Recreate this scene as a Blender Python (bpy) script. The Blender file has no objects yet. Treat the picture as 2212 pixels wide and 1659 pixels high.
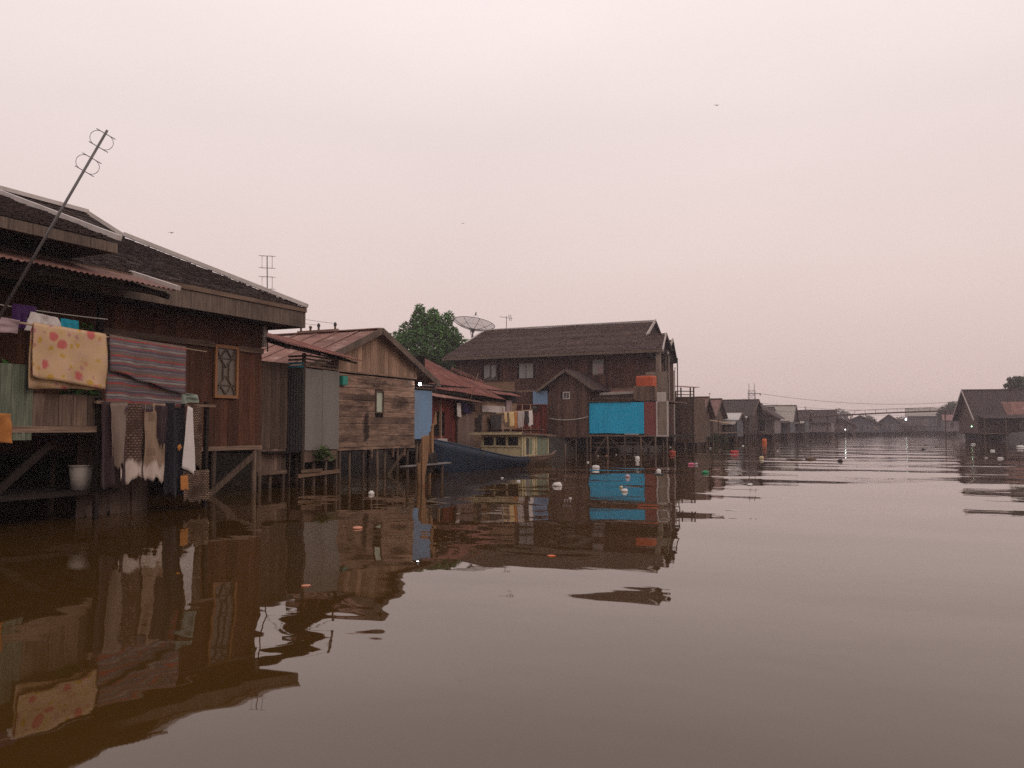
import bpy, math, random
from mathutils import Vector, noise as mnoise
random.seed(11)

# ------------------------------------------------------------------ camera
# World frame: X across the river (towards the right bank), Y downstream, Z up, water at z = 0.
S = bpy.context.scene
COL = S.collection
EYE = Vector((0, 0, 1.5))
PITCH, YAW = math.atan(96.5 / 1800), math.radians(25)
cam = bpy.data.cameras.new('camera')
cam.sensor_width = 36
cam.lens = 36 * 1800 / 2212
cam.clip_end = 3000
cam.clip_start = 0.05
cam_o = bpy.data.objects.new('camera', cam)
COL.objects.link(cam_o)
cam_o.location = EYE
cam_o.rotation_euler = (math.radians(90) + PITCH, 0, YAW)
S.camera = cam_o

# ------------------------------------------------------------------ sky and sun
SUN_EL, SUN_AZ = math.radians(34), math.radians(100)     # azimuth measured from +Y towards +X
W = bpy.data.worlds.new('World')
S.world = W
W.use_nodes = True
wn, wl = W.node_tree.nodes, W.node_tree.links
wn.clear()
w_out = wn.new('ShaderNodeOutputWorld')
sky = wn.new('ShaderNodeTexSky')
sky.sky_type = 'NISHITA'
sky.sun_disc = False
sky.sun_elevation = SUN_EL
sky.sun_rotation = SUN_AZ
sky.air_density = 1.5
sky.dust_density = 8
bg_sky = wn.new('ShaderNodeBackground')
bg_sky.inputs['Strength'].default_value = 0.06
wl.new(sky.outputs[0], bg_sky.inputs['Color'])
tc = wn.new('ShaderNodeTexCoord')
sep = wn.new('ShaderNodeSeparateXYZ')
wl.new(tc.outputs['Generated'], sep.inputs[0])
ramp = wn.new('ShaderNodeValToRGB')
el = ramp.color_ramp.elements
el[0].position, el[0].color = 0.0, (0.84, 0.65, 0.60, 1)
el[1].position, el[1].color = 1.0, (0.90, 0.83, 0.82, 1)
for p, c in ((0.07, (0.80, 0.625, 0.585)), (0.23, (0.87, 0.715, 0.685)), (0.34, (0.91, 0.775, 0.75)), (0.46, (1.04, 0.905, 0.885)), (0.65, (1.0, 0.89, 0.875))):
    e = el.new(p)
    e.color = (*c, 1)
wl.new(sep.outputs['Z'], ramp.inputs[0])
bg_haze = wn.new('ShaderNodeBackground')
bg_haze.inputs['Strength'].default_value = 1.0
smk = wn.new('ShaderNodeTexNoise')
smk.inputs['Scale'].default_value = 1.7
smk.inputs['Detail'].default_value = 4
smap = wn.new('ShaderNodeMapping')
smap.inputs['Scale'].default_value = (1, 1, 2.6)
wl.new(tc.outputs['Generated'], smap.inputs['Vector'])
wl.new(smap.outputs[0], smk.inputs['Vector'])
smr = wn.new('ShaderNodeMapRange')
wl.new(smk.outputs['Fac'], smr.inputs[0])
smr.inputs[1].default_value, smr.inputs[2].default_value = 0.25, 0.75
smr.inputs[3].default_value, smr.inputs[4].default_value = 0.955, 1.045
smv = wn.new('ShaderNodeVectorMath')
smv.operation = 'SCALE'
wl.new(ramp.outputs[0], smv.inputs[0])
wl.new(smr.outputs[0], smv.inputs['Scale'])
wl.new(smv.outputs[0], bg_haze.inputs['Color'])
w_mix = wn.new('ShaderNodeMixShader')
w_mix.inputs[0].default_value = 0.93
wl.new(bg_sky.outputs[0], w_mix.inputs[1])
wl.new(bg_haze.outputs[0], w_mix.inputs[2])
wl.new(w_mix.outputs[0], w_out.inputs[0])

sun = bpy.data.lights.new('sun', 'SUN')
sun.energy = 0.5
sun.angle = math.radians(25)
sun.color = (1.0, 0.86, 0.78)
sun_o = bpy.data.objects.new('sun', sun)
COL.objects.link(sun_o)
sd = Vector((math.sin(SUN_AZ) * math.cos(SUN_EL), math.cos(SUN_AZ) * math.cos(SUN_EL), math.sin(SUN_EL)))
sun_o.rotation_euler = (-sd).to_track_quat('-Z', 'Y').to_euler()

S.view_settings.view_transform = 'Standard'
S.view_settings.look = 'None'
S.view_settings.gamma = 1
S.view_settings.exposure = 0.0
S.render.engine = 'CYCLES'
S.cycles.max_bounces = 6
S.cycles.diffuse_bounces = 3
S.cycles.glossy_bounces = 3
S.cycles.transmission_bounces = 2
S.cycles.transparent_max_bounces = 12
S.cycles.volume_bounces = 1
S.cycles.use_denoising = False
S.cycles.sample_clamp_indirect = 6


# ------------------------------------------------------------------ materials
def lin(r, g, b):
    f = lambda c: (c / 12.92 if c <= 0.04045 else ((c + 0.055) / 1.055) ** 2.4)
    return (f(r / 255), f(g / 255), f(b / 255))


class NT:
    """a small helper to write node trees"""
    def __init__(s, name):
        s.m = bpy.data.materials.new(name)
        s.m.use_nodes = True
        s.n, s.l = s.m.node_tree.nodes, s.m.node_tree.links
        s.p = s.n['Principled BSDF']
        s._pos = None

    def node(s, t, **kw):
        x = s.n.new(t)
        for k, v in kw.items():
            if k.startswith('i_'):
                x.inputs[k[2:]].default_value = v
            else:
                setattr(x, k, v)
        return x

    def link(s, a, b):
        s.l.new(a, b)

    def pos(s):
        if s._pos is None:
            s._pos = s.node('ShaderNodeNewGeometry').outputs['Position']
        return s._pos

    def mapped(s, scale, vec=None, offset=None):
        m = s.node('ShaderNodeMapping')
        m.inputs['Scale'].default_value = scale
        s.link(vec or s.pos(), m.inputs['Vector'])
        if offset is not None:
            s.link(offset, m.inputs['Location'])
        return m.outputs[0]

    def noise(s, vec, scale, detail=4, rough=0.55, dist=0.0):
        x = s.node('ShaderNodeTexNoise')
        x.inputs['Scale'].default_value = scale
        x.inputs['Detail'].default_value = detail
        x.inputs['Roughness'].default_value = rough
        x.inputs['Distortion'].default_value = dist
        s.link(vec, x.inputs['Vector'])
        return x.outputs['Fac']

    def ramp(s, fac, stops):
        r = s.node('ShaderNodeValToRGB')
        e = r.color_ramp.elements
        e[0].position, e[0].color = stops[0][0], (*stops[0][1], 1)
        e[1].position, e[1].color = stops[-1][0], (*stops[-1][1], 1)
        for p, c in stops[1:-1]:
            k = e.new(p)
            k.color = (*c, 1)
        s.link(fac, r.inputs[0])
        return r.outputs[0]

    def mix(s, fac, a, b, blend='MIX'):
        x = s.node('ShaderNodeMix', data_type='RGBA', blend_type=blend)
        for sock, v in ((0, fac), (6, a), (7, b)):
            if hasattr(v, 'default_value'):
                s.link(v, x.inputs[sock])
            elif sock == 0:
                x.inputs[0].default_value = v
            else:
                x.inputs[sock].default_value = (*v, 1)
        return x.outputs[2]

    def math(s, op, a, b=0.0, c=0.0):
        x = s.node('ShaderNodeMath', operation=op)
        for i, v in enumerate((a, b, c)):
            if hasattr(v, 'default_value'):
                s.link(v, x.inputs[i])
            else:
                x.inputs[i].default_value = v
        return x.outputs[0]

    def rnd(s):
        return s.node('ShaderNodeObjectInfo').outputs['Random']

    def bump(s, h, dist=0.01, strength=0.6):
        b = s.node('ShaderNodeBump')
        b.inputs['Distance'].default_value = dist
        b.inputs['Strength'].default_value = strength
        s.link(h, b.inputs['Height'])
        s.link(b.outputs[0], s.p.inputs['Normal'])

    def done(s, col=None, rough=0.8, spec=0.3, metal=0.0):
        if col is not None:
            if hasattr(col, 'default_value'):
                s.link(col, s.p.inputs['Base Color'])
            else:
                s.p.inputs['Base Color'].default_value = (*col, 1)
        if hasattr(rough, 'default_value'):
            s.link(rough, s.p.inputs['Roughness'])
        else:
            s.p.inputs['Roughness'].default_value = rough
        s.p.inputs['Specular IOR Level'].default_value = spec
        s.p.inputs['Metallic'].default_value = metal
        return s.m


GREY3 = lambda v: (v, v, v)


def mul(c, k):
    return tuple(x * k for x in c)


def warm(c):
    return (c[0] * 1.07, c[1] * 0.97, c[2] * 0.88)


def wood(name, base, dark, light, grain='v', vary=0.5, wear=0.5, stain=None, patch=1.3):
    """weathered boards: grain along the board, one tone per board, blotches and wear"""
    base, dark, light = warm(base), warm(dark), warm(light)
    t = NT(name)
    r = t.rnd()
    off = t.node('ShaderNodeCombineXYZ')
    t.link(t.math('MULTIPLY', r, 37.0), off.inputs[0])
    t.link(t.math('MULTIPLY', r, 71.0), off.inputs[2])
    sc = (14, 14, 0.7) if grain == 'v' else (0.7, 0.7, 16)
    g = t.noise(t.mapped(sc, offset=off.outputs[0]), 2.2, 6, 0.62, 0.4)
    blotch = t.noise(t.mapped((1, 1, 0.6) if grain == 'v' else (0.6, 0.6, 1.4), offset=off.outputs[0]), patch, 5, 0.6)
    c = t.ramp(g, ((0.25, dark), (0.5, base), (0.75, light)))
    c = t.mix(t.ramp(blotch, ((0.38, GREY3(0)), (0.68, GREY3(wear)))), c, dark)
    tone = t.math('MULTIPLY_ADD', r, vary * 1.3, 1 - vary * 0.65)
    tone3 = t.node('ShaderNodeCombineColor')
    for i in range(3):
        t.link(tone, tone3.inputs[i])
    c = t.mix(1.0, c, tone3.outputs[0], 'MULTIPLY')
    if stain:
        for (cx, cy, cz, ry, rz, s_) in stain:
            v = t.node('ShaderNodeVectorMath', operation='SUBTRACT')
            t.link(t.pos(), v.inputs[0])
            v.inputs[1].default_value = (cx, cy, cz)
            v2 = t.node('ShaderNodeVectorMath', operation='MULTIPLY')
            t.link(v.outputs[0], v2.inputs[0])
            v2.inputs[1].default_value = (0.0, 1 / ry, 1 / rz)
            ln = t.node('ShaderNodeVectorMath', operation='LENGTH')
            t.link(v2.outputs[0], ln.inputs[0])
            nz = t.noise(t.mapped((1, 3, 6)), 1.6, 6, 0.7)
            d = t.math('ADD', ln.outputs['Value'], t.math('MULTIPLY_ADD', nz, 2.4, -1.2))
            k = t.ramp(d, ((0.55, GREY3(s_)), (1.05, GREY3(0))))
            c = t.mix(k, c, mul(dark, 0.35))
    t.bump(g, 0.006, 0.7)
    return t.done(c, 0.85, 0.2)


def rust(name, a, b, light, along=(1, 1, 1), k=0.55):
    t = NT(name)
    r = t.rnd()
    off = t.node('ShaderNodeCombineXYZ')
    t.link(t.math('MULTIPLY', r, 23.0), off.inputs[0])
    t.link(t.math('MULTIPLY', r, 41.0), off.inputs[1])
    n1 = t.noise(t.mapped(along, offset=off.outputs[0]), 1.4, 6, 0.65)
    n2 = t.noise(t.mapped(along, offset=off.outputs[0]), 6.0, 4, 0.6)
    c = t.ramp(n1, ((0.34, b), (0.47, a), (0.56, a), (0.66, light)))
    c = t.mix(t.ramp(n2, ((0.45, GREY3(0)), (0.7, GREY3(k)))), c, b)
    tone = t.math('MULTIPLY_ADD', r, 0.35, 0.83)
    t3 = t.node('ShaderNodeCombineColor')
    for i in range(3):
        t.link(tone, t3.inputs[i])
    c = t.mix(1.0, c, t3.outputs[0], 'MULTIPLY')
    t.bump(n2, 0.004, 0.4)
    return t.done(c, 0.75, 0.25)


def shingle(name, base, dark, light, sc=(0.6, 0.6, 0.6)):
    base, dark, light = warm(base), warm(dark), warm(light)
    t = NT(name)
    a = t.node('ShaderNodeAttribute', attribute_name='tone')
    c = t.ramp(a.outputs['Fac'], ((0.0, dark), (0.5, base), (1.0, light)))
    n = t.noise(t.mapped(sc), 1.1, 5, 0.6)
    c = t.mix(t.ramp(n, ((0.35, GREY3(0)), (0.7, GREY3(0.55)))), c, dark)
    g = t.noise(t.mapped((20, 20, 3)), 2.0, 3, 0.6)
    t.bump(g, 0.004, 0.5)
    return t.done(c, 0.82, 0.25)


def paint(name, base, dirt=None, amount=0.4, rough=0.6, scale=1.5, spec=0.3, streak=True):
    t = NT(name)
    n = t.noise(t.mapped((2, 2, 0.5) if streak else (1, 1, 1)), scale, 6, 0.62)
    c = t.mix(t.ramp(n, ((0.42, GREY3(0)), (0.72, GREY3(amount)))), base, dirt or mul(base, 0.35))
    f = t.noise(t.pos(), 18, 3, 0.6)
    c = t.mix(t.math('MULTIPLY', f, 0.22), c, mul(base, 0.5))
    t.bump(f, 0.002, 0.4)
    return t.done(c, rough, spec)


def plain(name, base, rough=0.7, spec=0.3, metal=0.0):
    t = NT(name)
    n = t.noise(t.pos(), 6, 4, 0.6)
    c = t.mix(t.ramp(n, ((0.4, GREY3(0)), (0.75, GREY3(0.35)))), base, mul(base, 0.6))
    return t.done(c, rough, spec, metal)


M = {}
M['wall_brown'] = wood('dark_red_brown_boards', (0.080, 0.034, 0.020), (0.034, 0.016, 0.011), (0.115, 0.052, 0.031), 'v', 0.45, 0.5)
M['fascia'] = wood('grey_fascia_boards', (0.125, 0.100, 0.084), (0.045, 0.036, 0.032), (0.19, 0.160, 0.140), 'v', 0.2, 0.55, patch=2.2)
M['grey_v'] = wood('grey_boards_upright', (0.13, 0.092, 0.072), (0.045, 0.030, 0.026), (0.20, 0.155, 0.128), 'v', 0.5, 0.6)
M['grey_h'] = wood('grey_boards_lying', (0.15, 0.108, 0.084), (0.05, 0.034, 0.028), (0.24, 0.180, 0.145), 'h', 0.5, 0.6)
M['shed_v'] = wood('shed_brown_boards', (0.088, 0.062, 0.050), (0.035, 0.024, 0.021), (0.125, 0.095, 0.078), 'v', 0.4, 0.5)
M['gable_v'] = wood('tan_gable_boards', (0.30, 0.205, 0.150), (0.110, 0.070, 0.052), (0.41, 0.305, 0.235), 'v', 0.5, 0.5)
M['mid_h'] = wood('weathered_tan_boards', (0.245, 0.168, 0.128), (0.050, 0.033, 0.028), (0.40, 0.300, 0.245), 'h', 0.4, 0.85,
                  stain=((0, 22.05, 1.55, 0.20, 0.62, 0.92), (0, 22.5, 3.0, 1.0, 0.17, 0.55), (0, 21.9, 2.45, 0.9, 0.28, 0.6), (0, 24.1, 2.35, 0.55, 0.28, 0.6)), patch=2.0)
M['big_v'] = wood('big_house_boards', (0.082, 0.042, 0.031), (0.032, 0.018, 0.016), (0.125, 0.078, 0.062), 'v', 0.6, 0.6)
M['hut_v'] = wood('hut_boards', (0.098, 0.058, 0.044), (0.038, 0.025, 0.022), (0.15, 0.10, 0.080), 'v', 0.6, 0.6)
M['plank_h'] = wood('old_planks_lying', (0.17, 0.115, 0.080), (0.06, 0.038, 0.028), (0.26, 0.19, 0.14), 'h', 0.6, 0.6)
M['post'] = wood('weathered_posts', (0.100, 0.074, 0.057), (0.028, 0.020, 0.016), (0.17, 0.135, 0.110), 'v', 0.6, 0.5)
M['tan_post'] = wood('tan_boards', (0.24, 0.145, 0.080), (0.09, 0.052, 0.032), (0.33, 0.215, 0.13), 'v', 0.5, 0.5)
M['dark_wood'] = wood('dark_wood', (0.016, 0.012, 0.010), (0.008, 0.006, 0.006), (0.027, 0.020, 0.017), 'h', 0.4, 0.5)  # near black: shade under floors and porch is put into the tone
M['pale_trim'] = paint('pale_trim', (0.50, 0.43, 0.40), (0.22, 0.17, 0.15), 0.6)
M['flashing'] = paint('zinc_flashing', (0.55, 0.49, 0.46), (0.28, 0.24, 0.22), 0.5, 0.45)
M['shingle_a'] = shingle('ironwood_shingles', (0.066, 0.050, 0.047), (0.030, 0.023, 0.022), (0.105, 0.083, 0.080))
M['shingle_b'] = shingle('brown_shingles', (0.074, 0.048, 0.043), (0.038, 0.025, 0.023), (0.105, 0.074, 0.068))
M['rust_mid'] = rust('rusty_sheets', (0.250, 0.128, 0.102), (0.135, 0.066, 0.055), (0.43, 0.29, 0.25), (0.7, 1.6, 1.6))
M['rust_red'] = rust('red_rusty_sheets', (0.185, 0.062, 0.045), (0.105, 0.036, 0.029), (0.27, 0.125, 0.098))
M['rust_pink'] = rust('pinkish_rusty_sheets', (0.21, 0.105, 0.082), (0.12, 0.058, 0.048), (0.33, 0.20, 0.17))
M['zinc'] = paint('grey_zinc', (0.185, 0.165, 0.148), (0.11, 0.095, 0.085), 0.5, 0.55, 1.0)
M['zinc_shaded'] = paint('shaded_zinc', (0.075, 0.070, 0.070), (0.045, 0.040, 0.040), 0.5, 0.6, 1.0)  # darker copy of the grey zinc, the side panel's shade put into the colour
M['cyan'] = paint('cyan_sheet', (0.0, 0.41, 0.66), (0.0, 0.27, 0.46), 0.65, 0.5, 0.9)
M['brick_red'] = paint('brick_red_sheet', (0.21, 0.055, 0.042), (0.12, 0.035, 0.030), 0.5, 0.6)
M['dark_red'] = wood('dark_red_boards', (0.135, 0.026, 0.019), (0.05, 0.013, 0.011), (0.19, 0.045, 0.033), 'v', 0.5, 0.5)
M['sky_blue'] = paint('faded_blue_sheet', (0.15, 0.27, 0.42), (0.17, 0.19, 0.23), 0.6, 0.6, 0.9)
M['turquoise'] = paint('turquoise_paint', (0.02, 0.34, 0.42), (0.02, 0.17, 0.22), 0.4)
M['teal'] = paint('teal_paint', (0.02, 0.235, 0.17), (0.01, 0.12, 0.09), 0.4)
M['orange_frame'] = paint('orange_window_frame', (0.26, 0.115, 0.045), (0.15, 0.07, 0.035), 0.4)
M['orange_tank'] = paint('orange_tank', (0.45, 0.075, 0.022), (0.27, 0.05, 0.02), 0.5, 0.5)
M['tan_plaster'] = paint('stained_plaster', (0.235, 0.185, 0.140), (0.09, 0.066, 0.052), 0.8, 0.8, 1.4)
M['curtain'] = paint('pale_curtain', (0.30, 0.29, 0.27), (0.17, 0.16, 0.15), 0.4)
M['curtain_green'] = paint('pale_green_curtain', (0.40, 0.43, 0.34), (0.24, 0.26, 0.20), 0.5)
M['glass'] = plain('dark_window_glass', (0.022, 0.022, 0.024), 0.12, 0.6)
M['window_pane'] = plain('brown_window_pane', (0.13, 0.105, 0.085), 0.3, 0.4)
M['interior'] = plain('dim_interior', (0.012, 0.010, 0.010), 0.9, 0.1)
M['metal'] = plain('grey_metal', (0.14, 0.13, 0.13), 0.5, 0.4, 0.3)
M['metal_dark'] = plain('dark_metal', (0.055, 0.048, 0.047), 0.5, 0.4, 0.3)
M['cable'] = plain('cable', (0.05, 0.045, 0.045), 0.7)
M['rope'] = plain('pale_rope', (0.42, 0.38, 0.34), 0.9)
M['bamboo'] = wood('bamboo', (0.34, 0.27, 0.21), (0.16, 0.12, 0.09), (0.48, 0.40, 0.33), 'h', 0.4, 0.4)
M['hull'] = paint('dark_blue_hull', (0.006, 0.020, 0.042), (0.010, 0.010, 0.012), 0.75, 0.55, 1.6)
M['cabin'] = paint('cream_cabin', (0.52, 0.44, 0.26), (0.22, 0.17, 0.10), 0.7, 0.7, 2.2)
M['cabin_green'] = paint('green_cabin_door', (0.17, 0.20, 0.13), (0.08, 0.09, 0.06), 0.7, 0.7, 2.0)
M['far_roof'] = shingle('far_dark_roof', (0.062, 0.047, 0.046), (0.04, 0.03, 0.03), (0.08, 0.06, 0.06))
M['far_pink'] = rust('far_pink_roof', (0.20, 0.105, 0.09), (0.13, 0.065, 0.055), (0.28, 0.18, 0.16))
M['far_pale'] = paint('far_pale_roof', (0.33, 0.29, 0.255), (0.20, 0.17, 0.145), 0.5)
M['far_white'] = paint('far_white_roof', (0.52, 0.49, 0.47), (0.35, 0.31, 0.29), 0.4)
M['far_wall'] = wood('far_brown_wall', (0.085, 0.062, 0.052), (0.045, 0.033, 0.030), (0.12, 0.095, 0.083), 'v', 0.5, 0.5)
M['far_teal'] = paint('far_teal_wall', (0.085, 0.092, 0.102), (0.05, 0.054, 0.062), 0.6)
M['far_light'] = paint('far_light_wall', (0.20, 0.165, 0.155), (0.10, 0.085, 0.08), 0.7)
M['foam'] = plain('dirty_foam', (0.62, 0.57, 0.53), 0.9)
M['bark'] = wood('bark', (0.075, 0.058, 0.045), (0.03, 0.024, 0.02), (0.11, 0.09, 0.07), 'v', 0.3, 0.5)


def foliage(name, dark, mid, light):
    t = NT(name)
    a = t.node('ShaderNodeAttribute', attribute_name='tone')
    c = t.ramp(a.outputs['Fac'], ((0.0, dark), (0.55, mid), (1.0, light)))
    t.done(c, 0.6, 0.3)
    tr = t.node('ShaderNodeBsdfTranslucent')
    t.link(c, tr.inputs[0])
    mx = t.node('ShaderNodeMixShader')
    mx.inputs[0].default_value = 0.25
    t.link(t.p.outputs[0], mx.inputs[1])
    t.link(tr.outputs[0], mx.inputs[2])
    t.link(mx.outputs[0], t.n['Material Output'].inputs[0])
    return t.m


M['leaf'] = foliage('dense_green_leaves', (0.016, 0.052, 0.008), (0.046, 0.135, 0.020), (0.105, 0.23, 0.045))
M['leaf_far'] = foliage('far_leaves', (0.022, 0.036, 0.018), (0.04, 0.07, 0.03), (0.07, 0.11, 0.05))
M['weed'] = foliage('water_weed', (0.030, 0.050, 0.012), (0.075, 0.110, 0.028), (0.13, 0.17, 0.05))


def cloth_plain(name, c, k=0.3):
    t = NT(name)
    n = t.noise(t.pos(), 9, 4, 0.6)
    w = t.noise(t.mapped((1, 1, 0.3)), 40, 2, 0.5)
    col = t.mix(t.math('MULTIPLY', n, k), c, mul(c, 0.4))
    t.bump(w, 0.002, 0.4)
    t.p.inputs['Sheen Weight'].default_value = 0.1
    return t.done(col, 0.95, 0.1)


def cloth_floral():
    t = NT('floral_print_cloth')
    uv = t.node('ShaderNodeUVMap').outputs[0]
    base = t.mix(t.ramp(t.noise(uv, 4.5, 4, 0.6), ((0.4, GREY3(0)), (0.65, GREY3(1)))), (0.50, 0.335, 0.175), (0.49, 0.325, 0.225))
    base = t.mix(t.ramp(t.noise(uv, 14, 3, 0.6), ((0.55, GREY3(0)), (0.7, GREY3(0.5)))), base, (0.45, 0.25, 0.22))
    wob = t.node('ShaderNodeVectorMath', operation='ADD')
    sc = t.node('ShaderNodeVectorMath', operation='SCALE')
    nz = t.node('ShaderNodeTexNoise')
    nz.inputs['Scale'].default_value = 22
    t.link(uv, nz.inputs['Vector'])
    t.link(nz.outputs['Color'], sc.inputs[0])
    sc.inputs['Scale'].default_value = 0.06
    t.link(uv, wob.inputs[0])
    t.link(sc.outputs[0], wob.inputs[1])
    for i, (scale, col, edge, keep) in enumerate(((4.2, (0.43, 0.075, 0.085), 0.34, 0.85), (6.0, (0.42, 0.25, 0.03), 0.27, 0.6), (7.0, (0.38, 0.18, 0.17), 0.27, 0.45))):
        v = t.node('ShaderNodeTexVoronoi')
        v.inputs['Scale'].default_value = scale
        v.inputs['Randomness'].default_value = 0.75
        m = t.mapped((1, 1, 1), wob.outputs[0])
        m.node.inputs['Location'].default_value = (i * 3.7, i * 1.9, 0)
        t.link(m, v.inputs['Vector'])
        s = t.node('ShaderNodeSeparateColor')
        t.link(v.outputs['Color'], s.inputs[0])
        on = t.math('LESS_THAN', s.outputs[0], keep)
        k = t.ramp(v.outputs['Distance'], ((edge * 0.75, GREY3(0.85)), (edge * 1.15, GREY3(0))))
        base = t.mix(t.math('MULTIPLY', k, on), base, col)
    t.bump(t.noise(uv, 60, 2, 0.5), 0.002, 0.3)
    return t.done(base, 0.95, 0.1)


def cloth_striped():
    t = NT('striped_blanket')
    uv = t.node('ShaderNodeUVMap').outputs[0]
    s = t.node('ShaderNodeSeparateXYZ')
    t.link(uv, s.inputs[0])
    wav = t.math('MULTIPLY_ADD', t.noise(uv, 3, 2, 0.5), 0.02, s.outputs[1])
    f = t.math('FRACT', t.math('MULTIPLY', wav, 3.6))
    g1, g2, br = (0.20, 0.175, 0.175), (0.075, 0.062, 0.072), (0.155, 0.108, 0.085)
    rd, pu, wh = (0.33, 0.055, 0.045), (0.105, 0.080, 0.130), (0.30, 0.27, 0.255)
    st = ((0.0, g2), (0.08, g1), (0.14, pu), (0.22, br), (0.34, br), (0.38, rd), (0.44, rd), (0.47, pu), (0.56, g1), (0.62, g2), (0.68, wh), (0.75, g1), (0.80, br), (0.86, rd), (0.90, pu), (1.0, g2))
    c = t.ramp(f, st)
    c = t.mix(t.ramp(t.noise(t.mapped((1, 6, 1), uv), 5, 4, 0.6), ((0.42, GREY3(0)), (0.6, GREY3(0.65)))), c, (0.11, 0.085, 0.078))
    t.bump(t.noise(uv, 70, 2, 0.5), 0.003, 0.5)
    return t.done(c, 0.95, 0.1)


def cloth_rows(name, a, b, sx, sy, wash=None):
    """small woven checks in rows"""
    t = NT(name)
    uv = t.node('ShaderNodeUVMap').outputs[0]
    ck = t.node('ShaderNodeTexBrick')
    ck.inputs['Scale'].default_value = 1.0
    ck.inputs['Brick Width'].default_value = sx
    ck.inputs['Row Height'].default_value = sy
    ck.inputs['Mortar Size'].default_value = sy * 0.28
    ck.inputs['Color1'].default_value = (*a, 1)
    ck.inputs['Color2'].default_value = (*mul(a, 0.6), 1)
    ck.inputs['Mortar'].default_value = (*b, 1)
    t.link(uv, ck.inputs['Vector'])
    c = t.mix(t.ramp(t.noise(uv, 2.4, 4, 0.6), ((0.42, GREY3(0)), (0.62, GREY3(0.9)))), ck.outputs[0], b)
    if wash:
        s = t.node('ShaderNodeSeparateXYZ')
        t.link(uv, s.inputs[0])
        e = t.math('ADD', s.outputs[1], t.math('MULTIPLY', t.noise(t.mapped((7, 1, 1), uv), 1.0, 4, 0.6), 0.55))
        e = t.math('MULTIPLY_ADD', e, 0.5, -1.0)
        c = t.mix(t.ramp(e, (((wash - 2) / 2 - 0.03, GREY3(0)), ((wash - 2) / 2 + 0.02, GREY3(1)))), c, (0.46, 0.37, 0.32))
    return t.done(c, 0.95, 0.1)


M['floral'] = cloth_floral()
M['striped'] = cloth_striped()
M['rug'] = cloth_rows('brown_woven_cloth', (0.26, 0.165, 0.125), (0.055, 0.032, 0.026), 0.07, 0.045, 3.28)
M['rug_tan'] = cloth_rows('tan_cloth', (0.20, 0.135, 0.095), (0.24, 0.165, 0.115), 0.3, 0.3, 3.36)
M['checks'] = cloth_rows('brown_checked_cloth', (0.34, 0.23, 0.165), (0.045, 0.028, 0.020), 0.055, 0.032)
for k, c in dict(c_white=(0.60, 0.54, 0.51), c_cream=(0.55, 0.40, 0.20), c_purple=(0.055, 0.018, 0.085), c_turq=(0.015, 0.27, 0.37), c_pink=(0.33, 0.235, 0.24),
                 c_navy=(0.014, 0.013, 0.018), c_indigo=(0.03, 0.018, 0.065), c_red=(0.33, 0.05, 0.035), c_blue=(0.03, 0.09, 0.38), c_greygreen=(0.21, 0.24, 0.20),
                 c_maroon=(0.045, 0.026, 0.030), c_dark=(0.035, 0.030, 0.028), c_orange=(0.40, 0.16, 0.045), c_palegrey=(0.36, 0.31, 0.29), c_palebrown=(0.20, 0.145, 0.115)).items():
    M[k] = cloth_plain(k[2:] + '_cloth', c)
for k, c in dict(t_red=(0.46, 0.03, 0.03), t_orange=(0.62, 0.12, 0.02), t_brick=(0.40, 0.06, 0.03), t_pink=(0.55, 0.12, 0.21), t_green=(0.01, 0.22, 0.09), t_white=(0.68, 0.64, 0.61),
                 t_peach=(0.52, 0.21, 0.12), t_brown=(0.10, 0.055, 0.03), t_cream=(0.55, 0.44, 0.25), t_mauve=(0.42, 0.32, 0.36), t_dark=(0.03, 0.025, 0.022)).items():
    M[k] = plain(k[2:] + '_plastic', c, 0.5, 0.4)


def emitter(name, c, s):
    m = bpy.data.materials.new(name)
    m.use_nodes = True
    n = m.node_tree.nodes
    n.clear()
    e = n.new('ShaderNodeEmission')
    e.inputs[0].default_value = (*c, 1)
    e.inputs[1].default_value = s
    o = n.new('ShaderNodeOutputMaterial')
    m.node_tree.links.new(e.outputs[0], o.inputs[0])
    return m


M['lamp'] = emitter('lit_bulb', (0.92, 0.97, 1.0), 22)
M['lamp_far'] = emitter('lit_far_bulb', (0.9, 1.0, 0.95), 6)
M['lamp_green'] = emitter('lit_greenish_bulb', (0.55, 1.0, 0.6), 5)


def dish_mesh_material():
    t = NT('perforated_dish_mesh')
    t.done((0.22, 0.19, 0.185), 0.6, 0.3)
    tr = t.node('ShaderNodeBsdfTransparent')
    mx = t.node('ShaderNodeMixShader')
    mx.inputs[0].default_value = 0.58
    t.link(t.p.outputs[0], mx.inputs[1])
    t.link(tr.outputs[0], mx.inputs[2])
    t.link(mx.outputs[0], t.n['Material Output'].inputs[0])
    return t.m


M['dish'] = dish_mesh_material()


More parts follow.
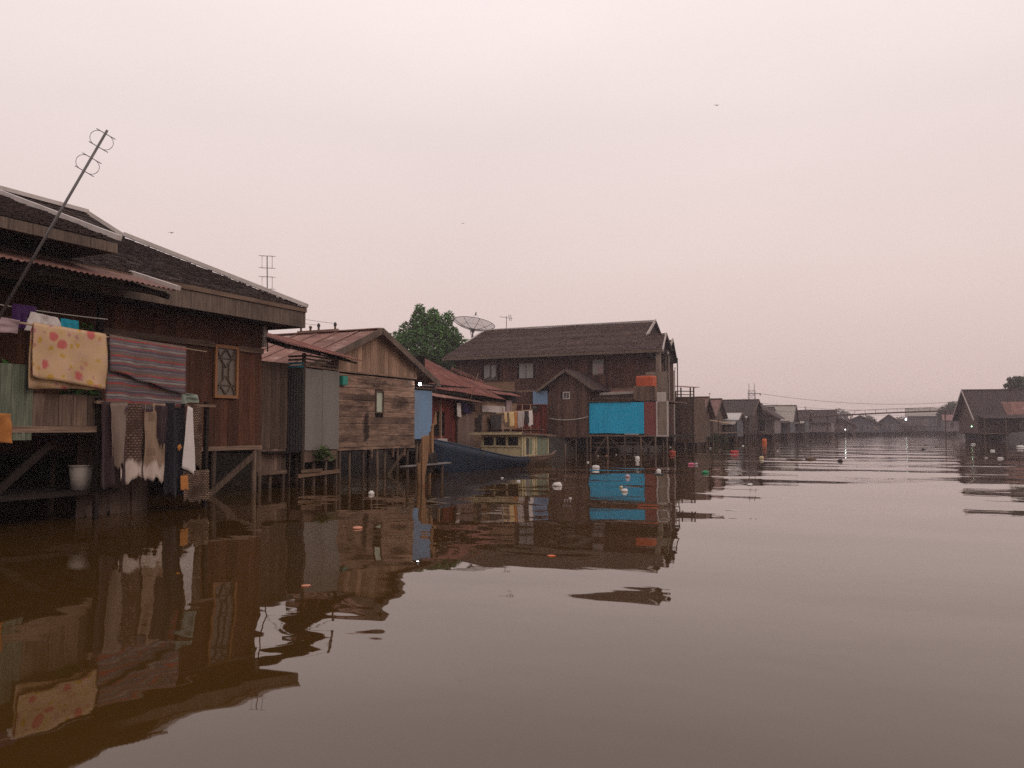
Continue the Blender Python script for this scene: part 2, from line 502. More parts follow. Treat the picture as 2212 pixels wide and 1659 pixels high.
def water_material():
    t = NT('brown_river_water')
    t.p.inputs['Base Color'].default_value = (0.054, 0.026, 0.0055, 1)
    rr = t.node('ShaderNodeMapRange')
    t.link(t.noise(t.mapped((0.35, 0.06, 1)), 1.0, 4, 0.6), rr.inputs[0])
    rr.inputs[1].default_value, rr.inputs[2].default_value = 0.35, 0.70
    rr.inputs[3].default_value, rr.inputs[4].default_value = 0.006, 0.026
    t.link(rr.outputs[0], t.p.inputs['Roughness'])
    t.p.inputs['IOR'].default_value = 1.43
    swell = t.noise(t.mapped((0.20, 0.30, 1)), 1.0, 0.6, 0.4, 0.3)
    chop = t.noise(t.mapped((0.75, 1.15, 1)), 1.0, 2, 0.5, 0.2)
    fine = t.noise(t.mapped((1.6, 4.4, 1)), 1.0, 2, 0.5)
    patch = t.noise(t.mapped((0.07, 0.10, 1)), 1.0, 2, 0.5)
    yy = t.node('ShaderNodeSeparateXYZ')
    t.link(t.pos(), yy.inputs[0])
    pm = t.node('ShaderNodeMapRange')
    t.link(t.math('MULTIPLY_ADD', patch, 46.0, yy.outputs[1]), pm.inputs[0])
    pm.inputs[1].default_value, pm.inputs[2].default_value = 32.0, 66.0
    pm.inputs[3].default_value, pm.inputs[4].default_value = 0.12, 1.0
    far = t.node('ShaderNodeMapRange')
    t.link(yy.outputs[1], far.inputs[0])
    far.inputs[1].default_value, far.inputs[2].default_value = 62.0, 125.0
    far.inputs[3].default_value, far.inputs[4].default_value = 1.0, 5.0
    breeze = t.math('MULTIPLY', pm.outputs[0], far.outputs[0])
    h = t.math('MULTIPLY', swell, 0.085)
    h = t.math('ADD', h, t.math('MULTIPLY', chop, 0.0062))
    h = t.math('ADD', h, t.math('MULTIPLY', t.math('MULTIPLY', fine, 0.0019), breeze))
    b = t.node('ShaderNodeBump')
    b.inputs['Distance'].default_value = 1.0
    b.inputs['Strength'].default_value = 1.0
    t.link(h, b.inputs['Height'])
    t.link(b.outputs[0], t.p.inputs['Normal'])
    return t.m


M['water'] = water_material()


def mud_material():
    t = NT('dark_mud')
    n = t.noise(t.pos(), 0.7, 6, 0.6)
    c = t.ramp(n, ((0.3, (0.012, 0.009, 0.007)), (0.6, (0.028, 0.021, 0.015)), (0.8, (0.032, 0.032, 0.016))))
    t.bump(n, 0.05, 0.6)
    return t.done(c, 0.7, 0.3)


M['mud'] = mud_material()


# ------------------------------------------------------------------ helpers
def V(*a):
    return Vector(a[0]) if len(a) == 1 else Vector(a)


CP, SP, CYW, SYW = math.cos(PITCH), math.sin(PITCH), math.cos(YAW), math.sin(YAW)
FWD, RIGHT = V(-SYW * CP, CYW * CP, SP), V(CYW, SYW, 0)
UP = RIGHT.cross(FWD)


def at(x, y, d):
    """the place seen at (x, y) on a 2212 x 1659 copy of the photograph, d metres into it"""
    return EYE + (FWD + RIGHT * ((x - 1106) / 1800) + UP * ((829.5 - y) / 1800)) * d


def afloat(x, y):
    r = FWD + RIGHT * ((x - 1106) / 1800) + UP * ((829.5 - y) / 1800)
    return EYE + r * (-1.5 / r.z)


def tag(o, label=None, cat=None, group=None, kind=None):
    for k, v in (('label', label), ('category', cat), ('group', group), ('kind', kind)):
        if v:
            o[k] = v
    return o


BASE = {}


def thing(name, loc, label, cat, group=None, rz=0.0):
    o = bpy.data.objects.new(name, None)
    COL.objects.link(o)
    o.location = loc
    o.rotation_euler = (0, 0, rz)
    o.empty_display_size = 0.2
    BASE[o] = V(loc) if rz == 0 else V(0, 0, 0)     # turned things are written in their own frame
    return tag(o, label, cat, group)


class MB:
    """collects faces; build() links them as one mesh object"""
    def __init__(s):
        s.v, s.f, s.uv, s.tone = [], [], None, None

    def face_box(s, pts):
        """eight corners: bottom ring then top ring"""
        n = len(s.v)
        s.v += [tuple(p) for p in pts]
        s.f += [tuple(n + i for i in q) for q in ((3, 2, 1, 0), (4, 5, 6, 7), (0, 1, 5, 4), (1, 2, 6, 5), (2, 3, 7, 6), (3, 0, 4, 7))]
        return s

    def box(s, a, b):
        (x0, y0, z0), (x1, y1, z1) = a, b
        return s.face_box([(x0, y0, z0), (x1, y0, z0), (x1, y1, z0), (x0, y1, z0), (x0, y0, z1), (x1, y0, z1), (x1, y1, z1), (x0, y1, z1)])

    def slab(s, poly, t):
        """flat polygon given a thickness vector"""
        n, k, t = len(s.v), len(poly), V(t)
        s.v += [tuple(V(p)) for p in poly] + [tuple(V(p) + t) for p in poly]
        s.f.append(tuple(range(n + k - 1, n - 1, -1)))
        s.f.append(tuple(range(n + k, n + 2 * k)))
        for i in range(k):
            j = (i + 1) % k
            s.f.append((n + i, n + j, n + k + j, n + k + i))
        return s

    def beam(s, p, q, w, h=None, up=(0, 0, 1)):
        p, q = V(p), V(q)
        h = h or w
        d = (q - p).normalized()
        u = V(up)
        if abs(d.dot(u)) > 0.98:
            u = V(0, 1, 0)
        a = d.cross(u).normalized() * (w / 2)
        b = a.cross(d).normalized() * (h / 2)
        return s.face_box([p - a - b, p + a - b, q + a - b, q - a - b, p - a + b, p + a + b, q + a + b, q - a + b])

    def tube(s, pts, r, n=6, r2=None):
        pts = [V(p) for p in pts]
        start = len(s.v)
        k = len(pts)
        for i, p in enumerate(pts):
            d = (pts[min(i + 1, k - 1)] - pts[max(i - 1, 0)]).normalized()
            u = V(0, 0, 1) if abs(d.z) < 0.95 else V(1, 0, 0)
            a = d.cross(u).normalized()
            b = a.cross(d)
            rr = r if r2 is None else r + (r2 - r) * i / (k - 1)
            for j in range(n):
                t = 2 * math.pi * j / n
                s.v.append(tuple(p + a * (math.cos(t) * rr) + b * (math.sin(t) * rr)))
        for i in range(k - 1):
            for j in range(n):
                j2 = (j + 1) % n
                s.f.append((start + i * n + j, start + i * n + j2, start + (i + 1) * n + j2, start + (i + 1) * n + j))
        s.f.append(tuple(start + j for j in range(n - 1, -1, -1)))
        s.f.append(tuple(start + (k - 1) * n + j for j in range(n)))
        return s

    def grid(s, rows):
        """rows of points, all of one length"""
        n, w = len(s.v), len(rows[0])
        for r in rows:
            s.v += [tuple(p) for p in r]
        for i in range(len(rows) - 1):
            for j in range(w - 1):
                a = n + i * w + j
                s.f.append((a, a + 1, a + w + 1, a + w))
        return s

    def lump(s, c, rx, ry, rz, seed=0, rough=0.35, seg=10, rings=6):
        c, st = V(c), len(s.v)
        for i in range(rings + 1):
            th = math.pi * i / rings
            for j in range(seg):
                ph = 2 * math.pi * j / seg
                d = V(math.sin(th) * math.cos(ph), math.sin(th) * math.sin(ph), math.cos(th))
                k = 1 + rough * mnoise.noise(d * 1.8 + V(seed * 3.1, seed * 1.7, 0))
                s.v.append((c.x + d.x * rx * k, c.y + d.y * ry * k, c.z + d.z * rz * k))
        for i in range(rings):
            for j in range(seg):
                j2 = (j + 1) % seg
                s.f.append((st + i * seg + j, st + (i + 1) * seg + j, st + (i + 1) * seg + j2, st + i * seg + j2))
        return s

    def build(s, name, mat, parent=None, smooth=False, kind=None, label=None):
        me = bpy.data.meshes.new(name)
        b = V(0, 0, 0)
        root = parent
        while root is not None and root.parent is not None:
            root = root.parent
        if root is not None:
            b = BASE[root]
        me.from_pydata([(x - b.x, y - b.y, z - b.z) for x, y, z in s.v], [], s.f)
        me.materials.append(M[mat] if isinstance(mat, str) else mat)
        if s.uv is not None:
            lay = me.uv_layers.new(name='UVMap')
            for lp in me.loops:
                lay.data[lp.index].uv = s.uv[lp.vertex_index]
        if s.tone is not None:
            at_ = me.attributes.new('tone', 'FLOAT', 'FACE')
            at_.data.foreach_set('value', s.tone)
        if smooth:
            me.polygons.foreach_set('use_smooth', [True] * len(me.polygons))
        me.update()
        o = bpy.data.objects.new(name, me)
        COL.objects.link(o)
        if parent is not None:
            o.parent = parent
        if kind:
            o['kind'] = kind
        if label:
            o['label'] = label
        return o


def R(a, b):
    return random.uniform(a, b)


def box_part(name, a, b, mat, parent, **kw):
    lo = tuple(min(p, q) for p, q in zip(a, b))
    hi = tuple(max(p, q) for p, q in zip(a, b))
    return MB().box(lo, hi).build(name, mat, parent, **kw)


def beam_part(name, p, q, w, h, mat, parent, **kw):
    return MB().beam(p, q, w, h).build(name, mat, parent, **kw)


def piling(parent, x, y, z, mat='post', r=0.065, lean=0.05):
    return MB().tube([(x + R(-lean, lean), y + R(-lean, lean), -0.8), (x, y, z)], r * R(1.0, 1.2), 7, r * 0.9).build('piling', mat, parent, smooth=True)


def planks(parent, o, a, n, w, z0, z1, pw, mat, lay='v', th=0.022, holes=(), jit=0.012, name='plank', gap=0.006, ragged=0.0, skip=()):
    """boards on a wall: o start point, a unit vector along the wall, n outward unit vector, w wall length,
    z0/z1 heights (numbers or functions of the distance s along the wall), holes as (s0, s1, za, zb)"""
    o, a, n = V(o), V(a), V(n)
    f0 = z0 if callable(z0) else (lambda s: z0)
    f1 = z1 if callable(z1) else (lambda s: z1)
    out = []

    def put(s0, s1, b0, b1, t0, t1):
        off = n * R(0, jit)
        p = [o + a * s0 + V(0, 0, b0) + off, o + a * s1 + V(0, 0, b1) + off, o + a * s1 + V(0, 0, t1) + off, o + a * s0 + V(0, 0, t0) + off]
        out.append(MB().slab(p, n * th).build(name, mat, parent))

    if lay == 'v':
        s, i = 0.0, 0
        while s < w - 0.02:
            e = min(w, s + pw * R(0.85, 1.15))
            if i not in skip:
                s0, s1 = s + gap / 2, e - gap / 2
                segs = [(f0(s0) + R(-ragged, 0), f0(s1) + R(-ragged, 0), f1(s0), f1(s1))]
                for h0, h1, za, zb in holes:
                    if s1 > h0 + 0.01 and s0 < h1 - 0.01:
                        new = []
                        for b0, b1, t0, t1 in segs:
                            if za > max(b0, b1) + 0.01:
                                new.append((b0, b1, min(za, t0), min(za, t1)))
                            if zb < min(t0, t1) - 0.01:
                                new.append((max(zb, b0), max(zb, b1), t0, t1))
                        segs = new
                for b0, b1, t0, t1 in segs:
                    put(s0, s1, b0, b1, t0, t1)
            s, i = e, i + 1
    else:
        zt = max(f1(0), f1(w))
        z, i = f0(0), 0
        while z < zt - 0.02:
            e = min(zt, z + pw * R(0.9, 1.1))
            if i not in skip:
                segs = [(0 - R(0, ragged), w + R(0, ragged))]
                for h0, h1, za, zb in holes:
                    if e > za + 0.01 and z < zb - 0.01:
                        new = []
                        for s0, s1 in segs:
                            if h0 > s0 + 0.01:
                                new.append((s0, min(h0, s1)))
                            if h1 < s1 - 0.01:
                                new.append((max(h1, s0), s1))
                        segs = new
                for s0, s1 in segs:
                    dz0, dz1 = R(-jit, jit) * 0.5, R(-jit, jit) * 0.5
                    put(s0, s1, z + gap / 2 + dz0, z + gap / 2 + dz1, e - gap / 2 + dz0, e - gap / 2 + dz1)
            z, i = e, i + 1
    return out


def shingles(parent, A, B, C, D, mat, row=0.14, wid=0.12, name='shingles', lift=0.022):
    """rows of shingles on the patch A (low start) B (low end) C (high end) D (high start), joined: too small to pick apart"""
    A, B, C, D = V(A), V(B), V(C), V(D)
    nrm = (B - A).cross(D - A).normalized()
    if nrm.z < 0:
        nrm = -nrm
    m = MB()
    m.tone = []
    h = max((D - A).length, (C - B).length)
    rows = max(2, int(h / row))
    m.v += [tuple(p - nrm * 0.03) for p in (A, B, C, D)]
    m.f.append((0, 1, 2, 3) if (B - A).cross(D - A).z > 0 else (3, 2, 1, 0))
    m.tone.append(0.2)
    flip = (B - A).cross(D - A).z < 0
    for i in range(rows):
        t0, t1 = i / rows, min(1.0, (i + 1.35) / rows)
        l0, l1 = A.lerp(D, t0), B.lerp(C, t0)
        u0, u1 = A.lerp(D, t1), B.lerp(C, t1)
        n = max(1, int((l1 - l0).length / wid))
        sag = 0.025 * mnoise.noise(V(i * 0.35, A.x, 0))
        for j in range(n):
            a0, a1 = (j + R(-0.06, 0.06)) / n, (j + 0.94 + R(-0.05, 0.05)) / n
            a0, a1 = max(0, a0), min(1, a1)
            lf = lift * R(0.7, 1.5)
            drop = (A - D).normalized() * R(-0.012, 0.022)
            wave = nrm * (sag + 0.02 * mnoise.noise(V(j * 0.06, i * 0.2, A.y)))
            p0, p1 = l0.lerp(l1, a0) + drop + nrm * lf + wave, l0.lerp(l1, a1) + drop + nrm * lf + wave
            q0, q1 = u0.lerp(u1, a0) + wave, u0.lerp(u1, a1) + wave
            k = len(m.v)
            m.v += [tuple(x) for x in (p0, p1, q1, q0, p0 - nrm * 0.03, p1 - nrm * 0.03)]
            m.f += [(k, k + 1, k + 2, k + 3), (k + 4, k + 5, k + 1, k)] if not flip else [(k + 3, k + 2, k + 1, k), (k, k + 1, k + 5, k + 4)]
            tn = min(1, max(0, random.gauss(0.5, 0.22)))
            m.tone += [tn, tn * 0.6]
    return m.build(name, mat, parent, kind='stuff')


def sheets(parent, A, B, C, D, mat, width=0.8, pitch=0.085, amp=0.012, name='roof_sheet', jit=0.03, along=3, th=0.004):
    """corrugated sheets side by side on the patch A (low start) B (low end) C (high end) D (high start): one object each"""
    A, B, C, D = V(A), V(B), V(C), V(D)
    nrm = (B - A).cross(D - A).normalized()
    up = nrm if abs(nrm.z) < 0.05 or nrm.z > 0 else -nrm
    L = ((B - A).length + (C - D).length) / 2
    n = max(1, round(L / width))
    out = []
    for i in range(n):
        s0, s1 = i / n, min(1.0, (i + 1.07) / n)
        cols = max(4, int((s1 - s0) * L / pitch * 4))
        d0, d1 = R(-jit, jit), R(-jit, jit)
        dz = 0.006 * (i % 2) + R(0, 0.004)
        rows = []
        for r in range(along + 1):
            t = r / along
            row = []
            for c in range(cols + 1):
                s = s0 + (s1 - s0) * c / cols
                lo, hi = A.lerp(B, s), D.lerp(C, s)
                e = (lo - hi).normalized()
                p = (lo + e * d0).lerp(hi - e * d1, t)
                w_ = amp * math.sin(2 * math.pi * s * L / pitch) + dz + 0.012 * mnoise.noise(V(s * L * 0.8, t * 2.0, A.x + A.y))
                row.append(p + up * w_)
            rows.append(row)
        m = MB()
        m.grid(rows)
        m.grid([[p - up * th for p in reversed(r)] for r in rows])
        out.append(m.build(name, mat, parent, smooth=True))
    return out


def sag(p, q, drop, n=16):
    p, q = V(p), V(q)
    return [p.lerp(q, i / n) - V(0, 0, drop * 4 * (i / n) * (1 - i / n)) for i in range(n + 1)]


def wire(name, p, q, drop, r, label, cat='wire', group=None, mat='cable'):
    return tag(MB().tube(sag(p, q, drop), r, 5).build(name, mat), label, cat, group)


def hung(name, top0, top1, drop0, drop1, mat, label=None, cat='laundry', n=(0, 0, 0), fold=0.03, waves=3.0, back=None, parent=None, group=None, nx=26, ny=18, seed=0, taper=0.0, uvs=1.0, rag=0.0):
    """a cloth hung from the line top0-top1; back = (drop at the start, drop at the end) of a flap behind the line"""
    top0, top1, n = V(top0), V(top1), V(n)
    along = (top1 - top0).normalized()
    if n.length == 0:
        n = V(along.y, -along.x, 0).normalized()
    L = (top1 - top0).length
    m = MB()
    m.uv = []
    prof = []
    if back:
        prof += [('b', 1 - i / 8) for i in range(8)]
    prof += [('f', i / ny) for i in range(ny + 1)]
    rows = []
    for side, t in prof:
        row = []
        for i in range(nx + 1):
            s = i / nx
            d = (drop0 + (drop1 - drop0) * s) if side == 'f' else (back[0] + (back[1] - back[0]) * s)
            d += rag * mnoise.noise(V(s * 5 + seed, seed * 1.3, 0.7)) + rag * 0.5 * mnoise.noise(V(s * 13, seed, 4.7))
            p = top0.lerp(top1, s)
            wv = math.sin(2 * math.pi * waves * s + seed + 1.5 * mnoise.noise(V(s * 3, seed, t))) * fold * (0.15 + 0.85 * t)
            wv += 0.6 * fold * mnoise.noise(V(s * 6, t * 3 + seed, 3.3))
            sg = 1 if side == 'f' else -1
            off = n * (sg * (0.028 + 0.012 * t) + wv)
            p = p + off - V(0, 0, d * t) + along * (taper * t * (0.5 - s) * L)
            p = p + V(0, 0, 0.02 * mnoise.noise(V(s * 4, seed + 9, 1)) * t) + V(0, 0, 0.02 * (1 - t))
            row.append(p)
            m.uv.append((s * L * uvs, (d * t * sg + 2.0) * uvs))
        rows.append(row)
    m.grid(rows)
    o = m.build(name, mat, parent, smooth=True)
    sol = o.modifiers.new('thickness', 'SOLIDIFY')
    sol.thickness = 0.008
    if label:
        tag(o, label, cat, group)
    return o


def window(parent, o, a, n, s0, s1, z0, z1, frame='pale_trim', pane='glass', bars=(1, 1), fw=0.06, depth=0.05, label=None):
    """frame with its pane and bars; o, a, n as for planks"""
    o, a, n = V(o), V(a), V(n)
    P = lambda s, z, d=0.0: o + a * s + V(0, 0, z) + n * d
    m = MB()
    for (sa, sb, za, zb) in ((s0, s1, z0, z0 + fw), (s0, s1, z1 - fw, z1), (s0, s0 + fw, z0 + fw, z1 - fw), (s1 - fw, s1, z0 + fw, z1 - fw)):
        m.slab([P(sa, za), P(sb, za), P(sb, zb), P(sa, zb)], n * depth)
    w = m.build('window', frame, parent, label=label)
    MB().slab([P(s0 + fw * 0.9, z0 + fw * 0.9, -0.01), P(s1 - fw * 0.9, z0 + fw * 0.9, -0.01), P(s1 - fw * 0.9, z1 - fw * 0.9, -0.01), P(s0 + fw * 0.9, z1 - fw * 0.9, -0.01)], n * 0.012).build('pane', pane, w)
    for i in range(1, bars[0] + 1):
        s = s0 + (s1 - s0) * i / (bars[0] + 1)
        MB().slab([P(s - 0.015, z0 + fw, 0.006), P(s + 0.015, z0 + fw, 0.006), P(s + 0.015, z1 - fw, 0.006), P(s - 0.015, z1 - fw, 0.006)], n * 0.02).build('glazing_bar', frame, w)
    for i in range(1, bars[1] + 1):
        z = z0 + (z1 - z0) * i / (bars[1] + 1)
        MB().slab([P(s0 + fw, z - 0.015, 0.009), P(s1 - fw, z - 0.015, 0.009), P(s1 - fw, z + 0.015, 0.009), P(s0 + fw, z + 0.015, 0.009)], n * 0.02).build('glazing_bar', frame, w)
    return w


def leaves(m, c, rx, ry, rz, count, size, up=0.4, lo=0.72):
    """leaf-sized faces spread through the shell of an ellipsoid"""
    c = V(c)
    for _ in range(count):
        while True:
            d = V(R(-1, 1), R(-1, 1), R(-1, 1))
            if 0.05 < d.length < 1:
                break
        d.normalize()
        k = R(lo, 1.05) if random.random() < 0.8 else R(0.3, lo)
        p = c + V(d.x * rx, d.y * ry, d.z * rz) * k
        a = V(R(-1, 1), R(-1, 1), R(-0.9, 0.3)).normalized()
        b = a.cross(d + V(R(-.5, .5), R(-.5, .5), up)).normalized()
        sz = size * R(0.6, 1.3)
        n = len(m.v)
        m.v += [tuple(p - a * sz), tuple(p + b * sz * 0.36), tuple(p + a * sz), tuple(p - b * sz * 0.36)]
        m.f.append((n, n + 1, n + 2, n + 3))
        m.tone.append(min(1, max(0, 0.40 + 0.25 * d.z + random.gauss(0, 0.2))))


def tree(name, base, label, height, clumps, count, size, mat='leaf', trunk_r=0.2, group=None):
    """trunk with limbs, crown of leaf clumps (world centre offsets and radii)"""
    base = V(base)
    t = thing(name, base, label, 'tree', group)
    m = MB()
    top = base + V(0, 0, height * 0.62)
    m.tube([base - V(0, 0, 0.4), base + V(0.1, 0.05, height * 0.3), top], trunk_r, 8, trunk_r * 0.45)
    for (dx, dy, dz, rx, ry, rz) in clumps[:9]:
        q = base + V(dx, dy, dz)
        st = base + V(0.1, 0.05, height * 0.28)
        m.tube([st, st.lerp(q, 0.5) + V(0, 0, 0.15), q], trunk_r * 0.42, 6, trunk_r * 0.1)
    m.build('trunk', 'bark', t, smooth=True)
    m = MB()
    m.tone = []
    tot = sum(c[3] * c[5] for c in clumps)
    for (dx, dy, dz, rx, ry, rz) in clumps:
        leaves(m, base + V(dx, dy, dz), rx, ry, rz, int(count * rx * rz / tot), size)
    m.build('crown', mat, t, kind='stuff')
    return t


# ================================================================== the setting
def sheet(name, x0, x1, y0, y1, z, mat):
    m = MB()
    m.grid([[(x0, y0, z), (x1, y0, z)], [(x0, y1, z), (x1, y1, z)]])
    return tag(m.build(name, mat), kind='structure')


sheet('water', -148, 148, -38, 398, 0.0, 'water')


def bank(name, edge, inland, y0, y1):
    """mud bank: profile from below the water up to the land behind"""
    m = MB()
    rows = []
    n = 70
    for i in range(n + 1):
        y = y0 + (y1 - y0) * i / n
        row = []
        for k, (t, z) in enumerate(((0, -0.9), (0.002, -0.2), (0.005, 0.5), (0.010, 1.0), (0.03, 1.28), (1, 1.36))):  # steep rise shaped to block sky light under the houses
            x = edge + (inland - edge) * t + 0.6 * mnoise.noise(V(y * 0.12, k * 0.3, edge))
            row.append((x, y, z + 0.06 * mnoise.noise(V(x * 0.5, y * 0.4, 2))))
        rows.append(row if inland < edge else row)
    m.grid(rows)
    return tag(m.build(name, 'mud', smooth=True), kind='structure')


bank('riverbank', -18.0, -140, -35, 330)
bank('riverbank', 10.8, 140, -35, 330)
m = MB()
m.grid([[(x, 300 + 6 * mnoise.noise(V(x * 0.05, 0, 0)), -0.6) for x in range(-145, 146, 10)],
        [(x, 310, 0.7) for x in range(-145, 146, 10)], [(x, 392, 1.1) for x in range(-145, 146, 10)]])
tag(m.build('far_bank', 'mud', smooth=True), kind='structure')


# ================================================================== nearest house on the left
def left_house():
    T = thing('shingled_house', (-17.0, 10.0, 0), 'large brown stilt house with dark shingled hip roof at the left edge', 'house')
    WX, FL = -14.1, 1.13
    # floor and plain sides
    box_part('floor', (-22.0, 3.0, 0.98), (WX - 0.05, 15.72, FL), 'dark_wood', T)
    wall = box_part('wall', (WX - 0.10, 3.0, FL), (WX - 0.03, 15.78, 4.3), 'wall_brown', T)
    o, a, n = (WX - 0.03, 3.0, 0), (0, 1, 0), (1, 0, 0)
    hole = (11.22, 11.94, 2.22, 3.40)
    planks(wall, (WX - 0.03, 9.0, 0), a, n, 6.8, 1.10, 3.34, 0.19, 'wall_brown', 'v', 0.02, holes=[(5.22, 5.94, 2.22, 3.36)], jit=0.008)
    planks(wall, (WX - 0.03, 8.6, 0), a, n, 7.2, 3.47, 4.24, 0.20, 'wall_brown', 'v', 0.02, jit=0.008)
    box_part('rail_beam', (WX - 0.02, 8.6, 3.34), (WX + 0.055, 14.20, 3.47), 'grey_h', T)
    box_part('rail_beam', (WX - 0.02, 14.98, 3.32), (WX + 0.055, 15.80, 3.45), 'grey_h', T)
    box_part('sill_beam', (WX - 0.04, 11.9, 1.00), (WX + 0.045, 15.80, 1.098), 'grey_h', T)
    box_part('corner_post', (WX - 0.05, 15.79, 3.5), (WX + 0.05, 15.90, 4.25), 'pale_trim', T)
    box_part('end_wall', (-22.0, 15.70, FL), (WX - 0.11, 15.78, 4.3), 'wall_brown', T)
    box_part('end_wall', (-22.0, 3.0, FL), (WX - 0.11, 3.08, 4.3), 'wall_brown', T)
    box_part('back_wall', (-22.0, 3.09, 0.2), (-21.92, 15.69, 4.3), 'wall_brown', T)
    # the tall window: orange frame with a lattice over pale glass
    P = lambda y, z, d=0.0: V(WX + d, y, z)
    y0, y1, z0, z1, fw = 14.22, 14.96, 2.20, 3.42, 0.07
    m = MB()
    for (sa, sb, za, zb) in ((y0, y1, z0, z0 + fw), (y0, y1, z1 - fw, z1), (y0, y0 + fw, z0 + fw, z1 - fw), (y1 - fw, y1, z0 + fw, z1 - fw)):
        m.slab([P(sa, za), P(sb, za), P(sb, zb), P(sa, zb)], (0.06, 0, 0))
    w = m.build('window', 'orange_frame', T, label='tall orange window frame with diamond lattice')
    MB().slab([P(y0 + 0.05, z0 + 0.05, -0.01), P(y1 - 0.05, z0 + 0.05, -0.01), P(y1 - 0.05, z1 - 0.05, -0.01), P(y0 + 0.05, z1 - 0.05, -0.01)], (0.012, 0, 0)).build('pane', 'window_pane', w)
    yc = (y0 + y1) / 2
    lat = [((y0 + .07, z0 + .30), (y1 - .07, z0 + .30)), ((y0 + .07, z1 - .30), (y1 - .07, z1 - .30)), ((yc - .09, z0 + .42), (yc - .09, z1 - .42)), ((yc + .09, z0 + .42), (yc + .09, z1 - .42))]
    for zc in (z0 + 0.30, z1 - 0.30):
        for sy_ in (-1, 1):
            for sz in (-1, 1):
                lat.append(((yc, zc + sz * 0.21), (yc + sy_ * 0.19, zc)))
    lat += [((y0 + .07, z0 + .07), (yc - .19, z0 + .30)), ((y1 - .07, z0 + .07), (yc + .19, z0 + .30)), ((y0 + .07, z1 - .07), (yc - .19, z1 - .30)), ((y1 - .07, z1 - .07), (yc + .19, z1 - .30))]
    for (p, q) in lat:
        beam_part('lattice_bar', P(p[0], p[1], 0.025), P(q[0], q[1], 0.025), 0.024, 0.022, 'fascia', w)
    # roof: two slopes with a kink near the ridge
    EX, EY, EZ = -13.15, 16.25, 4.44
    KX, KY, KZ = -16.8, 14.0, 6.07
    RX, RY, RZ = -17.5, 13.5, 6.62
    roof = MB().slab([(EX + 0.02, 3.0, EZ - 0.05), (EX + 0.02, EY, EZ - 0.05), (KX, KY, KZ - 0.05), (KX, 3.0, KZ - 0.05)], (0, 0, -0.06)).build('roof', 'dark_wood', T)
    shingles(roof, (EX, 7.0, EZ), (EX, EY, EZ), (KX, KY, KZ), (KX, 7.0, KZ), 'shingle_a', 0.125, 0.11)
    shingles(roof, (KX, 7.0, KZ), (KX, KY, KZ), (RX, RY, RZ), (RX, 7.0, RZ), 'shingle_a', 0.125, 0.11)
    shingles(roof, (EX, EY, EZ), (-21.9, EY, EZ), (-18.2, KY, KZ), (KX, KY, KZ), 'shingle_a', 0.2, 0.2)
    shingles(roof, (KX, KY, KZ), (-18.2, KY, KZ), (RX, RY, RZ), (RX, RY, RZ), 'shingle_a', 0.2, 0.2)
    MB().slab([(-21.9, 3.0, EZ - 0.05), (-21.9, EY, EZ - 0.05), (-18.2, KY, KZ - 0.05), (RX, RY, RZ), (RX, 3.0, RZ), (-18.2, 3.0, KZ - 0.05)], (0, 0, -0.05)).build('roof_back', 'shingle_a', T)
    nh = V(0.5, 0.5, 0.9).normalized() * 0.05
    for p, q, w_ in (((EX + 0.03, EY + 0.03, EZ + 0.06), (KX, KY, KZ + 0.09), 0.17), ((KX, KY, KZ + 0.05), (RX, RY, RZ + 0.05), 0.13), ((RX, RY, RZ + 0.05), (RX, 3.0, RZ + 0.05), 0.18)):
        beam_part('hip_flashing', p, q, w_, 0.09, 'flashing', roof)
    # fascia boards, butted end to end, and the soffit behind them
    for y_a, y_b in ((3.0, 7.4), (7.41, 11.5), (11.51, 14.1), (14.11, 16.2)):
        box_part('fascia_board', (EX - 0.04, y_a, 3.96), (EX, y_b, 4.40), 'fascia', T)
    box_part('fascia_board', (EX - 4.5, 16.205, 3.96), (EX - 0.002, 16.245, 4.40), 'fascia', T)
    box_part('drip_board', (EX + 0.003, 3.0, 4.34), (EX + 0.035, 16.25, 4.43), 'grey_h', T)
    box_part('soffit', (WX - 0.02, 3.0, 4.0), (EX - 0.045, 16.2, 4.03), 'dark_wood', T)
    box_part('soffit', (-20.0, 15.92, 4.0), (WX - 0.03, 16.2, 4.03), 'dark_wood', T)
    # porch: two roofs one above the other over a railed deck
    up = MB().slab([(-12.12, 3.0, 4.66), (-12.12, 10.0, 4.66), (-15.35, 10.0, 5.86), (-15.35, 3.0, 5.86)], (0, 0, -0.05)).build('porch_roof', 'dark_wood', T)
    shingles(up, (-12.10, 5.5, 4.70), (-12.10, 9.98, 4.70), (-15.3, 9.98, 5.90), (-15.3, 5.5, 5.90), 'shingle_a', 0.125, 0.11)
    beam_part('rake_flashing', (-12.08, 9.97, 4.77), (-15.35, 9.97, 5.97), 0.10, 0.09, 'flashing', up)
    box_part('fascia_board', (-12.16, 3.0, 4.50), (-12.105, 9.96, 4.67), 'fascia', up)
    box_part('soffit', (-13.35, 3.0, 4.52), (-12.17, 9.94, 4.55), 'dark_wood', up)
    MB().slab([(-12.16, 9.93, 4.52), (-15.2, 9.93, 5.72), (-15.2, 9.93, 4.52)], (0, 0.04, 0)).build('gable_board', 'wall_brown', up)
    box_part('upper_wall', (-13.45, 3.0, 4.28), (-13.38, 9.85, 4.52), 'wall_brown', T)
    lo = beam_part('porch_purlin', (-12.22, 3.0, 3.97), (-12.22, 11.1, 3.97), 0.07, 0.09, 'dark_wood', T)
    sheets(lo, (-12.02, 6.0, 4.04), (-12.02, 11.2, 4.04), (-14.12, 11.2, 4.69), (-14.12, 6.0, 4.69), 'rust_pink', 0.75, 0.11, 0.016)
    beam_part('rake_flashing', (-12.0, 11.2, 4.085), (-14.1, 11.2, 4.735), 0.12, 0.08, 'flashing', lo)
